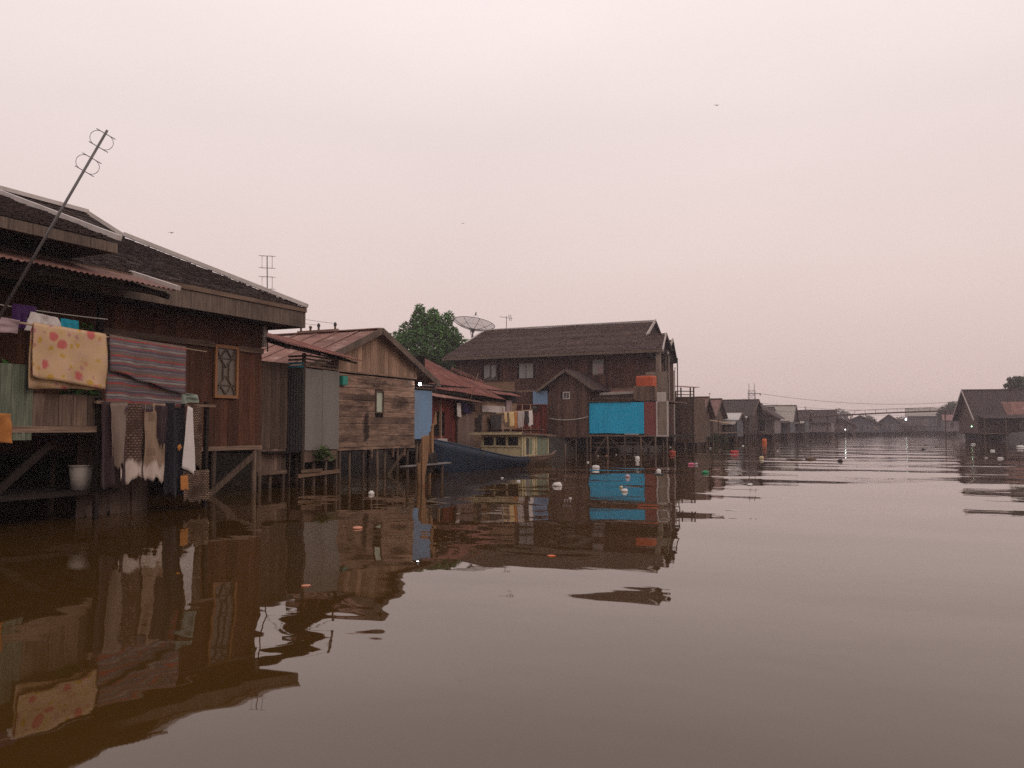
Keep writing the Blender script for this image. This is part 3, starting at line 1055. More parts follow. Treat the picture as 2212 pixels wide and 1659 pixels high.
    beam_part('rafter', (-12.15, 11.12, 3.92), (-14.05, 11.12, 4.5), 0.05, 0.10, 'dark_wood', lo)
    beam_part('rafter', (-12.15, 8.6, 3.94), (-14.05, 8.6, 4.5), 0.05, 0.10, 'dark_wood', lo)
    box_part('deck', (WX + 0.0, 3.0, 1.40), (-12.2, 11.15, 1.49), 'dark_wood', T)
    for y in (8.62, 11.08):
        box_part('porch_post', (-13.95, y - 0.05, -0.7), (-13.85, y + 0.05, 4.4), 'dark_wood', T)
    box_part('deck_beam', (-12.2, 3.0, 1.44), (-12.13, 11.3, 1.54), 'grey_h', T)
    planks(T, (-12.22, 8.55, 0), a, n, 1.2, 1.545, 2.05, 0.26, 'grey_v', 'v', 0.02, name='railing_board')
    sheets(T, (-12.15, 6.8, 1.34), (-12.15, 8.52, 1.34), (-12.15, 8.52, 2.45), (-12.15, 6.8, 2.45), wood('green_grey_panel', (0.10, 0.125, 0.095), (0.045, 0.06, 0.05), (0.22, 0.25, 0.20), 'v', 0.3, 0.7), 0.86, 0.12, 0.012, name='side_panel')
    for y in (9.7, 12.1):
        box_part('lower_rail_post', (-12.19, y - 0.035, -0.6), (-12.12, y + 0.035, 2.02), 'dark_wood', T)
    beam_part('lower_rail', (-12.1, 9.6, 1.94), (-12.1, 12.25, 1.94), 0.06, 0.05, 'grey_h', T)
    box_part('landing', (-13.9, 7.0, 0.40), (-12.30, 10.3, 0.47), 'dark_wood', T)
    planks(T, (-12.75, 9.75, 0), a, n, 1.5, 0.1, 1.40, 0.22, 'shed_v', 'v', 0.02, name='skirt_board', ragged=0.25, jit=0.05)
    # under the floor
    for x in (-14.12, -16.4, -18.8):
        for y in ((14.3, 15.6) if x > -14.2 else (6.0, 9.0, 12.0, 14.5)):
            piling(T, x, y, 1.0)
    for y in (8.0, 9.9):
        piling(T, -12.9, y, 1.4, 'dark_wood')
    beam_part('brace', (-14.02, 13.95, -0.05), (-14.02, 15.45, 0.86), 0.05, 0.13, 'post', T)
    beam_part('brace', (-12.5, 7.6, 0.0), (-12.5, 9.1, 1.25), 0.05, 0.12, 'dark_wood', T)
    planks(T, (-22.0, 15.6, 0), (1, 0, 0), (0, -1, 0), 6.6, -0.3, 0.97, 0.4, 'dark_wood', 'v', 0.03, name='skirt_board')  # added boards that block sky light leaking out below the floor
    planks(T, (-21.9, 3.1, 0), (0, 1, 0), (1, 0, 0), 12.4, -0.3, 0.97, 0.5, 'dark_wood', 'v', 0.03, name='skirt_board')  # likewise added at the back to keep light out
    return T


left_house()


# ------------------------------------------------------------------ things on and round the porch
pole_a, pole_b = V(-11.98, 6.6, 3.16), V(-11.98, 11.9, 2.965)
tag(MB().tube([pole_a, pole_a.lerp(pole_b, 0.5) - V(0, 0, 0.02), pole_b], 0.021, 8, 0.012).build('laundry_pole', 'bamboo', smooth=True), 'long pale bamboo laundry pole holding the floral sheet and striped blanket', 'pole')
on = lambda y, dz=0.0: pole_a.lerp(pole_b, (y - 6.6) / 5.3) + V(0, 0, dz)
hung('bed_sheet', on(8.36), on(9.66), 0.80, 0.90, 'floral', 'cream bed sheet with pink and yellow flowers over the bamboo pole', 'sheet', fold=0.05, waves=2.3, back=(0.98, 0.90), seed=2, taper=-0.03, nx=34)
hung('striped_blanket', on(9.72), on(11.36), 0.58, 0.86, 'striped', 'grey and red striped blanket sagging from the bamboo pole', 'blanket', fold=0.045, waves=2.6, back=(1.32, 1.10), seed=5, taper=0.05, nx=40)
hung('towel', on(7.0), on(8.15), 0.30, 0.18, 'c_pink', 'crumpled pale pink cloth on the pole left of the floral sheet', 'laundry', fold=0.05, waves=2.5, seed=8)
hung('shirt', (-12.15, 7.2, 2.98), (-12.15, 7.95, 2.95), 0.36, 0.26, 'c_palegrey', 'grey white shirt bunched under the pole at the left edge', 'shirt', fold=0.07, waves=1.5, seed=9, taper=0.2)
hung('cloth', (-12.05, 7.25, 2.97), (-12.05, 7.6, 2.96), 0.16, 0.10, 'c_red', 'small red cloth beside the grey shirt at the left edge', 'laundry', fold=0.03, seed=3)
hung('cloth', (-12.04, 7.2, 2.82), (-12.04, 7.5, 2.81), 0.12, 0.08, 'c_blue', 'small bright blue cloth below the red one at the left edge', 'laundry', fold=0.03, seed=4)
tag(MB().tube(sag((-12.6, 6.8, 3.50), (-12.6, 10.2, 3.42), 0.05), 0.008, 5).build('clothes_line', 'rope'), 'clothes line behind the bamboo pole under the porch roof', 'rope')
hung('shirt', (-12.6, 8.45, 3.44), (-12.6, 8.85, 3.44), 0.38, 0.34, 'c_purple', 'dark purple shirt hanging behind the bamboo pole', 'shirt', fold=0.04, seed=11)
hung('shirt', (-12.55, 8.72, 3.34), (-12.55, 9.18, 3.30), 0.30, 0.26, 'c_white', 'bunched white shirt between the purple and turquoise clothes', 'shirt', fold=0.06, waves=1.6, seed=12, taper=-0.45)
hung('shirt', (-12.55, 9.24, 3.30), (-12.55, 9.56, 3.29), 0.32, 0.30, 'c_turq', 'turquoise shorts hanging above the floral sheet', 'shorts', fold=0.03, seed=13, taper=-0.2)
# the row below, on the low rail by the water
RL = 'clothes on the low rail by the water'
hung('curtain_cloth', (-12.06, 9.66, 1.93), (-12.06, 10.30, 1.93), 1.36, 1.36, 'c_maroon', 'dark maroon cloth hanging from the low rail below the striped blanket', 'cloth', fold=0.05, waves=3, rag=0.14, seed=1)
hung('woven_rug', (-12.03, 10.02, 1.92), (-12.03, 10.50, 1.92), 1.34, 1.30, 'rug', 'brown woven rug with pale washed lower end on the low rail', 'rug', fold=0.05, waves=1.5, rag=0.14, seed=21, taper=-0.1)
hung('tan_cloth', (-12.02, 10.50, 1.93), (-12.02, 10.95, 1.93), 1.28, 1.36, 'rug_tan', 'tan cloth with white lower hem next to the navy trousers', 'cloth', fold=0.05, waves=1.4, rag=0.14, seed=22, taper=-0.06)
tr = hung('trousers', (-12.04, 10.98, 1.95), (-12.04, 11.42, 1.95), 1.62, 1.66, 'c_navy', 'long navy trousers hanging from the low rail with an orange patch', 'trousers', fold=0.035, waves=1.5, rag=0.14, seed=23)
BASE[tr] = V(0, 0, 0)
MB().lump((-11.97, 11.28, 1.16), 0.012, 0.05, 0.06, 4, 0.5).build('patch', 'c_orange', tr, smooth=True)
hung('white_scarf', (-11.99, 11.44, 1.90), (-11.99, 11.56, 1.86), 1.15, 1.20, 'c_white', 'narrow white scarf slanting down beside the checked cloth', 'scarf', fold=0.015, waves=1.0, seed=24, taper=-1.8, nx=12)
hung('dotted_scarf', (-12.03, 11.58, 1.92), (-12.03, 11.82, 1.90), 1.10, 1.15, 'checks', 'brown checked scarf right of the white scarf on the low rail', 'scarf', fold=0.02, waves=1.2, rag=0.14, seed=25, nx=14)
hung('checked_cloth', (-12.0, 11.36, 0.70), (-12.0, 12.0, 0.70), 0.56, 0.58, 'checks', 'brown and cream checked cloth hanging just above the water', 'cloth', fold=0.03, waves=2, rag=0.14, seed=26)
hung('cloth', (-11.97, 11.28, 0.62), (-11.97, 11.46, 0.62), 0.24, 0.24, 'c_orange', 'small orange cloth beside the checked cloth above the water', 'cloth', fold=0.012, seed=27, nx=10)
hung('cloth', (-12.05, 11.18, 2.16), (-12.05, 11.75, 2.12), 0.22, 0.12, 'c_greygreen', 'crumpled grey green cloth at the right end of the low rail', 'cloth', fold=0.07, waves=2.2, seed=28)
hung('cloth', (-12.05, 6.9, 1.75), (-12.05, 8.1, 1.70), 0.32, 0.42, 'c_orange', 'orange and brown bundle of cloth at the left edge by the deck', 'cloth', fold=0.08, waves=2.5, seed=29)
hung('ragged_cloth', (-12.0, 9.78, 1.90), (-12.0, 10.14, 1.92), 0.95, 1.15, 'c_palebrown', 'ragged pale brown cloth over the dark maroon one on the low rail', 'cloth', fold=0.06, waves=1.6, rag=0.2, seed=71, taper=0.2, nx=18)
hung('ragged_cloth', (-11.98, 10.70, 1.90), (-11.98, 10.98, 1.88), 0.75, 0.6, 'c_maroon', 'short dark ragged cloth between the tan cloth and the trousers', 'cloth', fold=0.05, waves=1.4, rag=0.2, seed=73, taper=0.3, nx=16)
t = thing('bucket', (-12.6, 9.75, 0.47), 'off white plastic bucket on the landing under the porch', 'bucket')
m = MB()
m.tube([(-12.6, 9.75, 0.472), (-12.6, 9.75, 0.86)], 0.145, 16, 0.185)
m.build('body', 'far_pale', t, smooth=True)
MB().tube([(-12.6, 9.75, 0.862), (-12.6, 9.75, 0.885)], 0.197, 16).build('rim', 'far_pale', t, smooth=True)
MB().tube([V(-12.6, 9.75 - 0.19 * math.cos(k), 0.87 - 0.13 * math.sin(k)) + V(0.1, 0, 0) * math.sin(k) for k in [i * math.pi / 8 for i in range(9)]], 0.006, 5).build('handle', 'metal', t)


def plant(name, base, label, n, h, spread, mat='weed', pot=True, lf=0.09):
    base = V(base)
    t = thing(name, base, label, 'plant')
    if pot:
        MB().tube([base, base + V(0, 0, 0.2)], 0.09, 10, 0.13).build('pot', 'brick_red', t, smooth=True)
    m = MB()
    m.tone = []
    for i in range(n):
        c = base + V(R(-spread, spread), R(-spread, spread), (0.2 if pot else 0.02) + R(0.1, 1) * h)
        leaves(m, c, 0.10, 0.10, 0.10, 9, lf)
    m.build('foliage', mat, t, kind='stuff')
    return t


plant('potted_plant', (-12.75, 8.1, 1.49), 'leafy potted plant on the porch behind the pink cloth', 34, 1.35, 0.30, 'leaf')
plant('potted_plant', (-13.3, 10.3, 1.49), 'tall dim potted plant deep in the porch behind the floral sheet', 40, 1.7, 0.30, 'leaf')


def antenna_pole(name, base, top, label, sections, r=0.022, loop=0.22, mat='metal_dark'):
    """pole with pairs of open loops: sections = distances down from the top"""
    base, top = V(base), V(top)
    t = thing(name, base, label, 'antenna')
    MB().tube([base, top], r, 8, r * 0.75).build('pole', mat, t, smooth=True)
    d = (base - top).normalized()
    side = d.cross(V(FWD.x, FWD.y, 0).normalized()).normalized()
    for s in sections:
        c = top + d * s
        for sg in (-1, 1):
            pts = []
            for i in range(17):
                k = -math.pi * 0.5 + math.pi * i / 16
                pts.append(c + side * sg * (0.06 + math.cos(k) * loop * 1.15) + d * math.sin(k) * loop)
            MB().tube([c - d * loop + side * sg * 0.02] + pts + [c + d * loop + side * sg * 0.02], 0.0045, 5).build('loop', mat, t, smooth=True)
        for q in (-1, 1):
            beam_part('cross_bar', c + d * loop * q - side * 0.15, c + d * loop * q + side * 0.17, 0.012, 0.012, mat, t)
    return t


antenna_pole('loop_antenna', at(-14, 706, 12.2), at(232, 281, 12.2), 'tall leaning pole antenna with two pairs of wire loops above the left porch', (0.17, 0.58), 0.024, 0.11, 'metal')
t = antenna_pole('mast_antenna', at(578, 760, 24), at(577, 553, 24), 'thin upright mast antenna with square loops behind the left house roof', (), 0.018)
c0 = V(t.location)
for py, sp in ((566, 16), (611, 16), (650, 16)):
    for sg in (-1, 1):
        p = [at(577 + sg * 2, py - 13, 24), at(577 + sg * 11, py - 13, 24), at(577 + sg * 11, py + 13, 24), at(577 + sg * 2, py + 13, 24)]
        MB().tube(p, 0.009, 5).build('loop', 'metal', t)
    for q in (-13, 13):
        beam_part('cross_bar', at(559, py + q - 1, 24), at(595, py + q + 1, 24), 0.012, 0.012, 'metal', t)


# ================================================================== washing shed between the houses
def wash_shed():
    T = thing('washing_shed', (-14.6, 17.3, 0), 'lean-to stilt shed of brown boards and grey zinc between the two near houses', 'shed')
    bx = -14.30
    w = box_part('board_wall', (bx - 0.06, 15.86, 1.02), (bx - 0.02, 16.98, 3.18), 'shed_v', T)
    planks(w, (bx - 0.02, 15.86, 0), (0, 1, 0), (1, 0, 0), 1.13, 1.0, 3.18, 0.17, 'shed_v', 'v', 0.02, jit=0.006)
    sheets(T, (-14.42, 17.15, 0.95), (-13.9, 17.15, 0.95), (-13.9, 17.15, 3.02), (-14.42, 17.15, 3.02), 'zinc_shaded', 0.52, 0.09, 0.010, name='zinc_sheet')
    sheets(T, (-13.88, 17.17, 0.95), (-13.88, 18.60, 0.93), (-13.88, 18.60, 3.02), (-13.88, 17.17, 3.05), 'zinc', 0.72, 0.09, 0.009, name='zinc_sheet')
    box_part('back_wall', (-15.9, 15.9, 1.0), (-15.85, 18.6, 3.3), 'shed_v', T)
    box_part('side_wall', (-15.84, 18.55, 1.0), (-13.95, 18.58, 3.2), 'shed_v', T)
    box_part('floor', (-15.9, 15.9, 0.90), (-13.95, 18.6, 0.94), 'dark_wood', T)
    for y in (17.18, 18.56):
        box_part('corner_post', (-13.98, y - 0.03, -0.6), (-13.90, y + 0.03, 3.45), 'post', T)
    # open slats under the roof
    for i, z in enumerate((3.10, 3.19, 3.28, 3.37)):
        MB().slab([(-13.9, 17.2, z), (-13.9, 18.56, z - 0.02), (-13.9, 18.56, z + 0.025), (-13.9, 17.2, z + 0.045)], (0.02, 0, 0)).build('slat', 'grey_h', T)
        MB().slab([(-14.42, 17.14, z - 0.02), (-13.93, 17.14, z - 0.02), (-13.93, 17.14, z + 0.03), (-14.42, 17.14, z + 0.03)], (0, 0.02, 0)).build('slat', 'turquoise' if i < 2 else 'grey_h', T, label='turquoise painted slat' if i < 2 else None)
    sheets(T, (-13.45, 15.85, 3.56), (-13.45, 19.15, 3.36), (-15.9, 19.0, 4.08), (-15.9, 15.85, 4.28), 'rust_red', 0.82, 0.10, 0.013)
    beam_part('roof_edge', (-13.55, 15.9, 3.50), (-13.6, 19.0, 3.31), 0.04, 0.04, 'dark_wood', T)
    for y in (16.2, 17.4, 18.7):
        beam_part('rafter', (-13.6, y, 3.50 - (y - 16) * 0.06), (-15.9, y, 4.18 - (y - 16) * 0.06), 0.05, 0.07, 'dark_wood', T)
    # short skirt of pale boards and posts to the water
    planks(T, (-14.22, 15.78, 0), (0, 1, 0), (1, 0, 0), 1.06, 0.47, 0.995, 0.15, 'grey_v', 'v', 0.022, name='skirt_board', ragged=0.09)
    box_part('skirt_beam', (-14.24, 15.78, 0.36), (-14.16, 16.85, 0.455), 'grey_h', T)
    planks(T, (-13.93, 17.2, 0), (0, 1, 0), (1, 0, 0), 1.38, 0.70, 0.92, 0.34, 'grey_v', 'v', 0.02, name='skirt_board', ragged=0.1)
    for x, y in ((-14.2, 15.9), (-14.2, 16.75), (-14.25, 16.35), (-14.0, 17.7), (-14.0, 18.2), (-15.5, 17.2), (-15.5, 18.5)):
        piling(T, x, y, 0.92, r=0.05)
    beam_part('cross_plank', (-13.85, 16.9, 0.30), (-13.85, 18.6, 0.36), 0.03, 0.10, 'plank_h', T)
    beam_part('cross_plank', (-13.8, 16.95, 0.42), (-13.8, 17.8, 0.42), 0.03, 0.08, 'plank_h', T)
    return T


wash_shed()
plant('weeds', (-13.80, 17.75, 0.66), 'tuft of green weeds hanging under the zinc shed', 26, 0.32, 0.22, 'weed', pot=False)


# ================================================================== tan plank house with the facing gable
def mid_house():
    T = thing('plank_house', (-17.5, 22.8, 0), 'weathered tan plank stilt house with rusty roof and gable to the river', 'house')
    WX, y0, y1, FL, EV, RZ, RY = -15.4, 20.6, 24.95, 0.92, 3.20, 4.70, 22.5
    wall = box_part('wall', (WX - 0.09, y0 + 0.02, FL), (WX - 0.02, y1 - 0.02, 3.2), 'interior', T)
    planks(wall, (WX - 0.02, y0, 0), (0, 1, 0), (1, 0, 0), y1 - y0, FL, EV - 0.02, 0.185, 'mid_h', 'h', 0.02, holes=[(1.93, 2.40, 2.0, 2.74)], jit=0.016, ragged=0.015, gap=0.008)
    sl = (RZ - 3.28) / (RY - 18.9)
    top = lambda s: RZ - 0.06 - abs(y0 + s - RY) * sl
    gable = MB().slab([(WX - 0.09, y0, 3.22), (WX - 0.09, y1, 3.22), (WX - 0.09, y1, top(y1 - y0)), (WX - 0.09, RY, RZ - 0.08), (WX - 0.09, y0, top(0))], (0.06, 0, 0)).build('gable', 'interior', T)
    planks(gable, (WX - 0.03, y0 - 0.2, 0), (0, 1, 0), (1, 0, 0), y1 - y0 + 0.4, 3.27, lambda s: top(s - 0.2), 0.21, 'gable_v', 'v', 0.02, jit=0.014)
    beam_part('gable_batten', (WX + 0.03, y0 - 0.1, 3.25), (WX + 0.03, y1 + 0.1, 3.25), 0.03, 0.045, 'mid_h', T)
    window(T, (WX, 0, 0), (0, 1, 0), (1, 0, 0), 22.53, 23.0, 2.0, 2.74, 'grey_v', 'curtain_green', (0, 0), 0.045)
    sheets_n = [((-15.15, 18.9, 3.28), (-23.5, 18.9, 3.28), (-23.5, RY, RZ), (-15.15, RY, RZ)), ((-15.15, 26.15, 3.16), (-23.5, 26.15, 3.16), (-23.5, RY, RZ), (-15.15, RY, RZ))]
    roof = beam_part('ridge_beam', (-15.2, RY, RZ - 0.10), (-23.5, RY, RZ - 0.10), 0.06, 0.12, 'dark_wood', T)
    for c in sheets_n:
        sheets(roof, *c, 'rust_mid', 0.86, 0.10, 0.013, along=8)
    # lighter lap strips along the sheet joints
    for i in range(1, 10):
        x = -15.15 - 0.835 * i
        for ye, ze in ((18.9, 3.28),):
            beam_part('lap_strip', (x, ye, ze + 0.028), (x, RY - 0.05, RZ + 0.015), 0.10, 0.012, 'rust_pink', roof)
    beam_part('ridge_cap', (-15.12, RY, RZ + 0.03), (-23.5, RY, RZ + 0.03), 0.30, 0.03, 'rust_mid', roof)
    for ye, ze in ((18.87, 3.22), (26.18, 3.10)):
        beam_part('barge_board', (-15.10, ye, ze), (-15.10, RY, RZ - 0.04), 0.035, 0.20, 'fascia', T)
    for k in range(6):
        y = 25.2 + 0.22 * k
        beam_part('purlin', (-15.2, y - 0.25, 3.66 - k * 0.09), (-20, y - 0.25, 3.66 - k * 0.09), 0.05, 0.05, 'dark_wood', T)
    box_part('side_wall', (-23.0, y0 + 0.0, 0.9), (WX - 0.10, y0 + 0.06, 3.7), 'mid_h', T)
    box_part('side_wall', (-23.0, y1 - 0.06, 0.9), (WX - 0.10, y1, 3.8), 'mid_h', T)
    box_part('back_wall', (-23.1, y0, 0.2), (-23.02, y1, 3.7), 'mid_h', T)
    box_part('floor', (-23.0, y0, 0.80), (WX - 0.03, y1, 0.905), 'dark_wood', T)
    box_part('floor_beam', (WX - 0.05, y0 - 0.1, 0.84), (WX + 0.02, y1 + 0.05, 0.915), 'mid_h', T)
    for y in (20.75, 21.35, 22.0, 22.75, 23.3, 24.0, 24.7):
        piling(T, WX - 0.08 + R(-.05, .05), y, 0.85, r=0.05)
    for x in (-17.2, -19.4):
        for y in (20.9, 22.3, 23.7, 24.8):
            piling(T, x, y, 0.85, r=0.06)
    for y in (22.35, 23.6, 24.3):
        beam_part('hanging_post', (WX + 0.01, y, 0.55), (WX + 0.01, y, 0.84), 0.06, 0.06, 'mid_h', T)
    beam_part('brace', (WX - 0.05, 23.4, -0.05), (WX - 0.05, 24.5, 0.84), 0.05, 0.09, 'post', T)
    # faded blue side panel past the lamp
    pn = box_part('side_frame', (WX - 0.10, 25.0, 1.0), (WX - 0.06, 26.2, 2.9), 'dark_wood', T)
    sheets(pn, (WX - 0.02, 25.0, 1.14), (WX - 0.02, 26.2, 1.14), (WX - 0.02, 26.2, 2.86), (WX - 0.02, 25.0, 2.86), 'sky_blue', 1.2, 0.11, 0.008, name='blue_sheet')
    for y in (25.3, 26.1):
        piling(T, WX - 0.1, y, 1.05, r=0.05)
    beam_part('eave_bar', (WX + 0.15, 25.0, 3.02), (WX + 0.15, 26.5, 3.06), 0.04, 0.05, 'zinc', T)
    beam_part('eave_bar', (WX + 0.05, 25.0, 2.93), (WX + 0.05, 26.4, 2.95), 0.04, 0.05, 'grey_h', T)
    return T


mid_house()
t = thing('meter_box', (-15.30, 20.72, 2.82), 'small turquoise box on the corner of the tan plank house', 'box')
box_part('case', (-15.37, 20.60, 2.82), (-15.25, 20.86, 3.10), 'teal', t)
box_part('lid', (-15.249, 20.62, 2.84), (-15.238, 20.84, 3.08), 'teal', t)
t = thing('wall_lamp', (-15.28, 25.02, 3.1), 'lit white bulb under the eave of the tan plank house', 'lamp')
beam_part('arm', (-15.36, 25.02, 3.17), (-15.22, 25.02, 3.17), 0.02, 0.02, 'metal_dark', t)
MB().tube([(-15.22, 25.02, 3.18), (-15.22, 25.02, 3.12)], 0.025, 8).build('socket', 'metal_dark', t)
MB().lump((-15.22, 25.02, 3.06), 0.05, 0.05, 0.055, 0, 0.0, 24, 16).build('bulb', 'lamp', t, smooth=True)
t = thing('insulator_rack', (-17.4, 22.5, 4.73), 'rack of four small insulators on the rusty ridge of the tan house', 'insulators')
box_part('board', (-18.55, 22.47, 4.74), (-16.85, 22.53, 4.81), 'grey_h', t)
for x, hh, mt in ((-18.4, 0.20, 'metal_dark'), (-18.0, 0.14, 'fascia'), (-17.66, 0.20, 'metal_dark'), (-16.98, 0.20, 'metal_dark')):
    MB().tube([(x, 22.5, 4.81), (x, 22.5, 4.81 + hh * 0.4), (x, 22.5, 4.81 + hh * 0.41)], 0.035, 8).build('peg', 'fascia', t)
    MB().lump((x, 22.5, 4.81 + hh * 0.75), 0.055, 0.055, hh * 0.42, 1, 0.15, 8, 6).build('insulator', mt, t, smooth=True)
for i, (x, z) in enumerate(((-18.4, 5.07), (-17.66, 5.09), (-16.98, 5.11))):
    wire('service_wire', (x, 22.5, z - 0.12), (-21.5 + i * 0.4, 17.5, 5.55 + 0.12 * i), 0.10, 0.006, ('lowest', 'middle', 'topmost')[i] + ' of three thin wires running from the ridge insulators behind the left house', group='service wires over the tan house')


# ================================================================== red house behind the boat
def red_house():
    T = thing('red_roof_house', (-18.0, 33.0, 0), 'low house with red rusty roofs and dark red wall behind the moored boat', 'house')
    WX = -17.0
    w = box_part('wall', (WX - 0.12, 28.0, 0.8), (WX - 0.05, 37.0, 3.3), 'interior', T)
    planks(w, (WX - 0.05, 28.2, 0), (0, 1, 0), (1, 0, 0), 2.65, 0.9, 2.80, 0.22, 'dark_red', 'v', 0.03, jit=0.012, holes=[(0.9, 1.6, 1.2, 2.2)])
    beam_part('door_frame', (WX + 0.01, 29.55, 0.95), (WX + 0.01, 29.5, 2.75), 0.10, 0.05, 'gable_v', T)
    box_part('step', (WX - 0.05, 28.9, 0.92), (WX + 0.25, 29.7, 1.10), 'pale_trim', T)
    d = box_part('door', (WX - 0.02, 30.88, 0.68), (WX + 0.06, 32.38, 2.62), 'grey_v', T)
    planks(d, (WX + 0.06, 30.88, 0), (0, 1, 0), (1, 0, 0), 1.5, 0.68, 2.62, 0.32, wood('pinkish_grey_boards', (0.165, 0.118, 0.105), (0.10, 0.07, 0.064), (0.21, 0.16, 0.145), 'v', 0.15, 0.4), 'v', 0.02, jit=0.003, gap=0.004)
    planks(w, (WX - 0.05, 32.4, 0), (0, 1, 0), (1, 0, 0), 4.6, 0.62, 2.75, 0.17, 'plank_h', 'h', 0.025, jit=0.02, ragged=0.05)
    box_part('signboard', (WX + 0.0, 33.2, 2.25), (WX + 0.05, 35.6, 2.55), 'pale_trim', T)
    box_part('upper_panel', (WX + 0.02, 35.7, 2.3), (WX + 0.06, 36.3, 2.85), 'c_pink', T)
    box_part('end_wall', (-22.5, 36.95, 0.8), (WX - 0.13, 37.0, 3.8), 'plank_h', T)
    box_part('back_wall', (-22.6, 28.0, 0.2), (-22.52, 37.0, 4.2), 'plank_h', T)
    box_part('floor', (-22.5, 28.0, 0.55), (WX - 0.02, 37.0, 0.63), 'dark_wood', T)
    r = beam_part('eave_beam', (-17.05, 28.2, 3.05), (-16.3, 33.5, 2.78), 0.06, 0.10, 'dark_wood', T)
    sheets(r, (-16.95, 29.2, 3.12), (-16.0, 33.6, 2.80), (-20.2, 33.6, 4.80), (-20.2, 29.2, 4.72), 'rust_red', 0.85, 0.12, 0.016, along=8)
    sheets(r, (-16.5, 33.9, 3.06), (-16.5, 36.4, 3.04), (-19.8, 36.4, 4.10), (-20.4, 33.9, 4.32), 'rust_red', 0.85, 0.12, 0.016, along=6)
    beam_part('roof_batten', at(975, 796, 38.6) , at(1045, 826, 37.4), 0.03, 0.13, 'rust_pink', r)
    sheets(r, (-16.4, 28.0, 2.76), (-16.4, 32.2, 2.62), (-17.05, 32.2, 2.86), (-17.05, 28.0, 2.98), 'rust_pink', 0.85, 0.11, 0.012, name='canopy_sheet')
    box_part('upper_wall', (-20.0, 28.5, 2.9), (-17.15, 28.56, 4.4), 'interior', T)
    for y in (28.4, 29.6, 30.9, 32.3, 33.6, 35.0, 36.4):
        piling(T, WX, y, 0.6, r=0.055)
        piling(T, WX - 2.6, y, 0.6, r=0.055)
    return T


red_house()
hung('shirt', (-16.85, 30.62, 2.56), (-16.85, 30.98, 2.56), 0.55, 0.60, 'c_white', 'white shirt hanging at the left edge of the grey door', 'shirt', fold=0.04, seed=31, nx=14)
hung('shirt', (-16.80, 31.05, 2.60), (-16.80, 31.62, 2.58), 0.42, 0.46, 'c_indigo', 'dark indigo shirt bunched on top of the grey door', 'shirt', fold=0.07, seed=32, nx=16)
hung('shirt', (-16.80, 31.75, 2.55), (-16.80, 32.15, 2.52), 0.28, 0.30, 'c_maroon', 'small maroon cloth on the right of the grey door', 'cloth', fold=0.05, seed=33, nx=14)
tag(MB().tube([at(1013, 872, 33.5), at(1024, 840, 33.3), at(1033, 805, 33)], 0.022, 6, 0.012).build('bamboo_rod', 'bamboo', smooth=True), 'thin leaning bamboo rod in front of the red roof', 'rod')
for (y0, y1, dr, lab, sd) in ((32.55, 33.0, 0.75, 'dark grey jacket hung beside the grey door', 41), (33.75, 35.0, 0.82, 'large dark cloth sagging on the plank wall behind the boat', 42)):
    hung('cloth', (-16.86, y0, 2.1), (-16.86, y1, 2.1), dr, dr * 0.9, 'c_dark', lab, 'cloth', fold=0.06, waves=1.4, seed=sd, taper=0.35, nx=18)

# the drying line over the boat
LY = [at(1085, 892, 33.6), at(1150, 888, 36.2)]
t = thing('drying_rack', V(LY[0].x, LY[0].y, 0.9), 'pole rack of drying clothes above the boat cabin', 'rack')
MB().tube([at(1072, 893, 33.0), at(1150, 886, 36.6)], 0.03, 6).build('rail', 'bamboo', t)
for px, dd, ty in ((1103, 34.3, 876), (1128, 35.3, 874), (1086, 33.6, 880), (1146, 36.3, 874)):
    MB().tube([at(px, 945, dd), at(px, ty, dd)], 0.025, 6).build('upright', 'bamboo', t)
LP = lambda px: at(px, 892 - (px - 1085) * 0.06, 33.5 + (px - 1085) * 0.045) + V(0.03, 0, 0)
for px0, px1, dr, mt, lab, sd in ((1086, 1091, 0.42, 'c_cream', 'narrow cream rag at the left end of the drying rack', 1), (1096, 1108, 0.62, 'c_cream', 'cream shirt on the drying rack', 2), (1107, 1114, 0.72, 'c_orange', 'ochre towel in the middle of the drying rack', 3),
                                  (1115, 1130, 0.70, 'c_palegrey', 'grey towel right of the ochre towel on the drying rack', 4), (1131, 1139, 0.55, 'c_dark', 'dark grey rag on the drying rack', 5), (1139, 1147, 0.66, 'c_white', 'white cloth at the right end of the drying rack', 6)):
    hung('cloth', LP(px0), LP(px1), dr, dr * 0.9, mt, lab, 'laundry', fold=0.04, waves=1.3, seed=50 + sd, taper=0.15, nx=14, ny=10)


